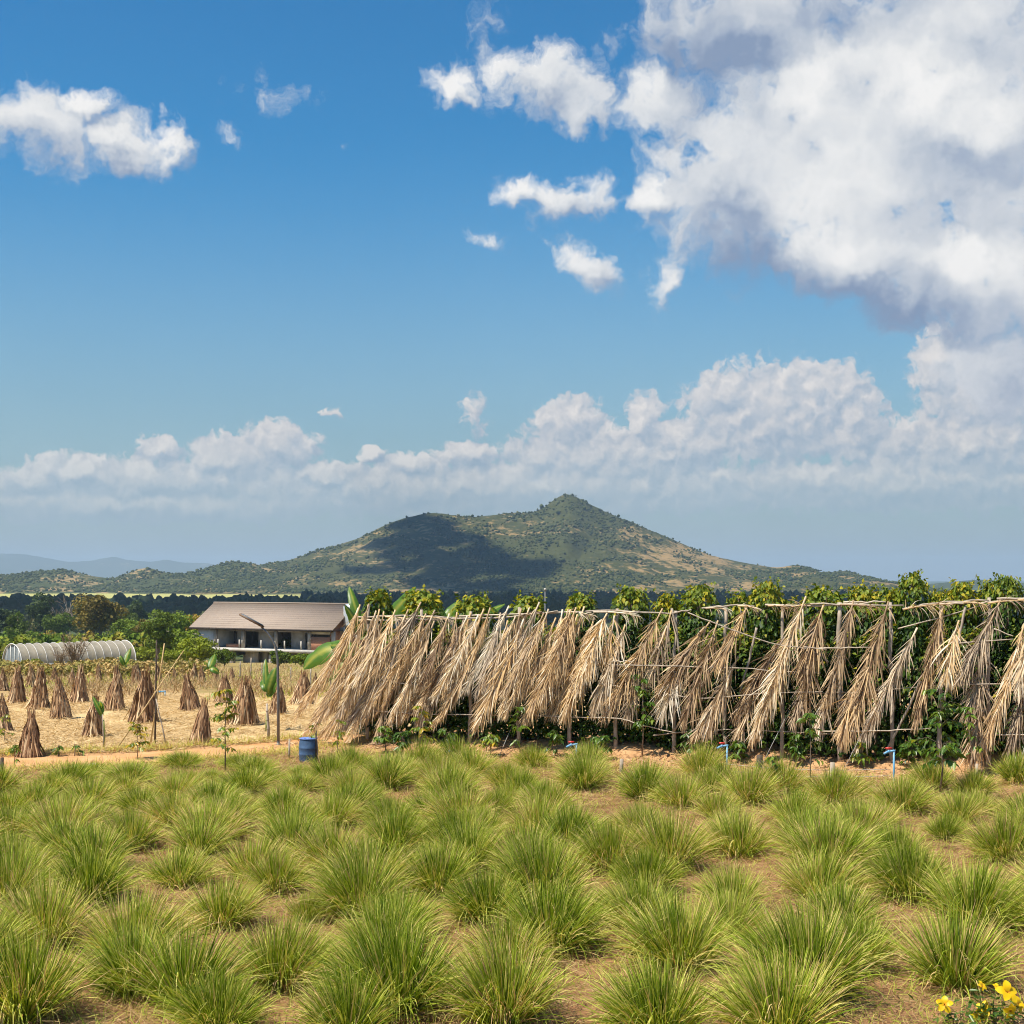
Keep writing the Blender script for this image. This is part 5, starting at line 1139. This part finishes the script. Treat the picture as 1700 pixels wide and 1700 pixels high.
# crossed stakes on the field
def stake(a, b, rad, mt, label, extra=None):
    p = gpt(*a); e = at(b[0], b[1], p[1] + (extra or 0)); t_ = thing('stake', label, 'stake', p); d = e - p
    V, F, T = tube([-.05 * d, d * .35 + (.01, 0, 0), d * .7, d], np.linspace(rad, rad * .7, 4), 6); ob('shaft', mesh('shaft', V, F, M[mt], tone=T, smooth=True), t_)
    for f_ in (.3, .55, .8):
        V, F, T = tube([d * (f_ - .004), d * (f_ + .004)], rad * 1.12, 6); ob('node', mesh('node', V, F, M[mt], tone=T), t_)
stake((257, 1236), (260, 1062), .030, 'dark_post', 'tall dark pole standing among the stooks')
stake((250, 1234), (273, 1068), .026, 'bamboo_yellow', 'upright yellow bamboo stake tied to the dark pole')
stake((194, 1243), (305, 1080), .020, 'bamboo_yellow', 'long slanting bamboo stake crossing the dark pole', 1.2)
stake((276, 1240), (259, 1160), .022, 'wood', 'short slanting prop right of the dark pole')
stake((172, 1244), (170, 1186), .022, 'wood', 'thin stake carrying a green shoot beside the rounded stook')
stake((446, 1228), (443, 1168), .05, 'wood', 'stubby weathered stake left of the lamp post foot')
stake((437, 1140), (437, 1122), .03, 'wood', 'little far stake on the field left of the lamp post')
for i, (px, y0, y1) in enumerate([(398, 1128, 1098), (416, 1126, 1092), (434, 1124, 1100), (482, 1130, 1108), (515, 1145, 1110), (548, 1146, 1115)]):
    stake((px, y0), (px + 1, y1), .045, 'wood', f'grey fence stake below the house, {ORD[i]} from left')
p = gpt(155, 1274); V, F, T = blobs(np.array([[0, 0, .04]]), np.array([[.16, .09, .07]]), 2, .10, rng(9), np.array([.5])); tag(ob('stone', mesh('stone', V, F, M['slab'], tone=T), None, p), 'small pale stone on the near road verge', 'stone')

# ------------------------------------------------------------------ yellow flowering plant in the lower right corner
M['petal'] = leaf_mat('yellow_petal', [(0, (.72, .42, .006)), (1, (.86, .62, .01))], .3, .45, .3)
M['throat'] = plain('orange_throat', (.55, .20, .01), .6, .2, 30, .2, 0)
pf = gpt(1650, 1702); fl = thing('flowering_plant', 'low yellow trumpet-flowered plant in the lower right corner', 'flowering plant', pf)
r = rng(900)
def petal_mesh():
    m_ = 7; t_ = np.linspace(0, 1, m_); w = .030 * np.sin(np.clip(t_ * 2.75 + .25, 0, 3.0)) ** .8; V = []
    for i in range(m_):
        for f_ in (-1, 0, 1): V.append((t_[i] * .078 + .006, w[i] * f_, .012 + .022 * t_[i] - .018 * t_[i] ** 3 + (.005 if f_ == 0 else .0) * -1 + .004 * math.sin(5 * t_[i] + f_)))
    i = np.arange(m_ - 1)[:, None] * 3 + np.arange(2)[None]; return mesh('petal', V, np.stack([i, i + 1, i + 4, i + 3], -1).reshape(-1, 4), M['petal'], tone=np.repeat(np.linspace(.3, 1, m_), 3), smooth=True)
PM = petal_mesh(); V, F, T = lathe([(.006, -.05), (.010, -.02), (.018, .012), (.014, .013), (.004, .0)], 10); THM = mesh('throat', V, F, M['throat'], tone=T, smooth=True)
stems = []; LC, LD, LN, LL = [], [], [], []
FP = [(1568,1668,1.0,(-.3,-.8,.5)),(1630,1637,.62,(.4,-.5,.6)),(1672,1648,1.35,(.1,-.75,.6)),(1690,1668,1.0,(.5,-.6,.5)),(1634,1676,1.05,(-.4,-.6,.6)),(1626,1692,1.2,(-.1,-.85,.5)),(1676,1678,.95,(.2,-.7,-.1)),(1655,1640,.6,(.0,-.4,.9))]
for (px, py, s_, nrm) in FP:
    c_ = at(px, py, pf[1] - .05 + r.normal(0, .10)) - pf; nz = Vector(nrm).normalized(); rot = nz.to_track_quat('Z', 'Y').to_euler()
    fo = ob('flower', THM, fl, c_, rot, s_ * 1.15)
    for k in range(5): ob('petal', PM, fo, (0, 0, 0), (r.normal(0, .1), r.normal(0, .18), k * 1.2566 + .3))
    base = np.array([c_[0] * .75, c_[1] + .1, 0.0]); stems.append(tube([base, (base + c_) / 2 + (0, .05, .03), c_ - np.array(nz[:]) * .05 * s_], [.007, .006, .004], 5))
    for j in range(16):
        u = r.uniform(.1, 1); q = base + (c_ - base) * u; LC.append(q + r.normal(0, .02, 3)); LD.append(unit(r.normal(0, 1, 3) * (1, 1, .3) + (0, -.2, .15))); LN.append(unit(UP + r.normal(0, .4, 3))); LL.append(r.uniform(.06, .12))
for j in range(190):
    q = np.array([r.normal(0.02, .28), r.normal(.05, .2), abs(r.normal(.10, .09))]); LC.append(q); LD.append(unit(r.normal(0, 1, 3) * (1, 1, .4) + (0, -.1, .2))); LN.append(unit(UP + r.normal(0, .4, 3))); LL.append(r.uniform(.06, .13))
V, F, T = leaves(np.array(LC), np.array(LD), np.array(LN), np.array(LL), np.array(LL) * .2, np.clip(r.normal(.45, .2, len(LC)), 0, 1)); ob('foliage', mesh('foliage', V, F, M['sapling'], tone=T), fl)
V, F, T = join(stems); ob('stems', mesh('stems', V, F, M['stem_green'], tone=T), fl)['kind'] = 'stuff'

# ------------------------------------------------------------------ haze: one closed box of thin air around everything but sky and clouds
m, t, out = material('haze_air')
pv = t.n.new('ShaderNodeVolumePrincipled'); pv.inputs['Color'].default_value = (.60, .80, 1.0, 1); pv.inputs['Density'].default_value = HAZE; pv.inputs['Anisotropy'].default_value = 0.0
t.set(out.inputs['Volume'], pv.outputs[0])
V, F, T = box(-8000, 8000, -1000, 14200, -45, 215)
hz = ob('haze', mesh('haze', V, F, m)); tag(hz, 'thin blue daylight haze filling the air over the plain', kind='stuff')
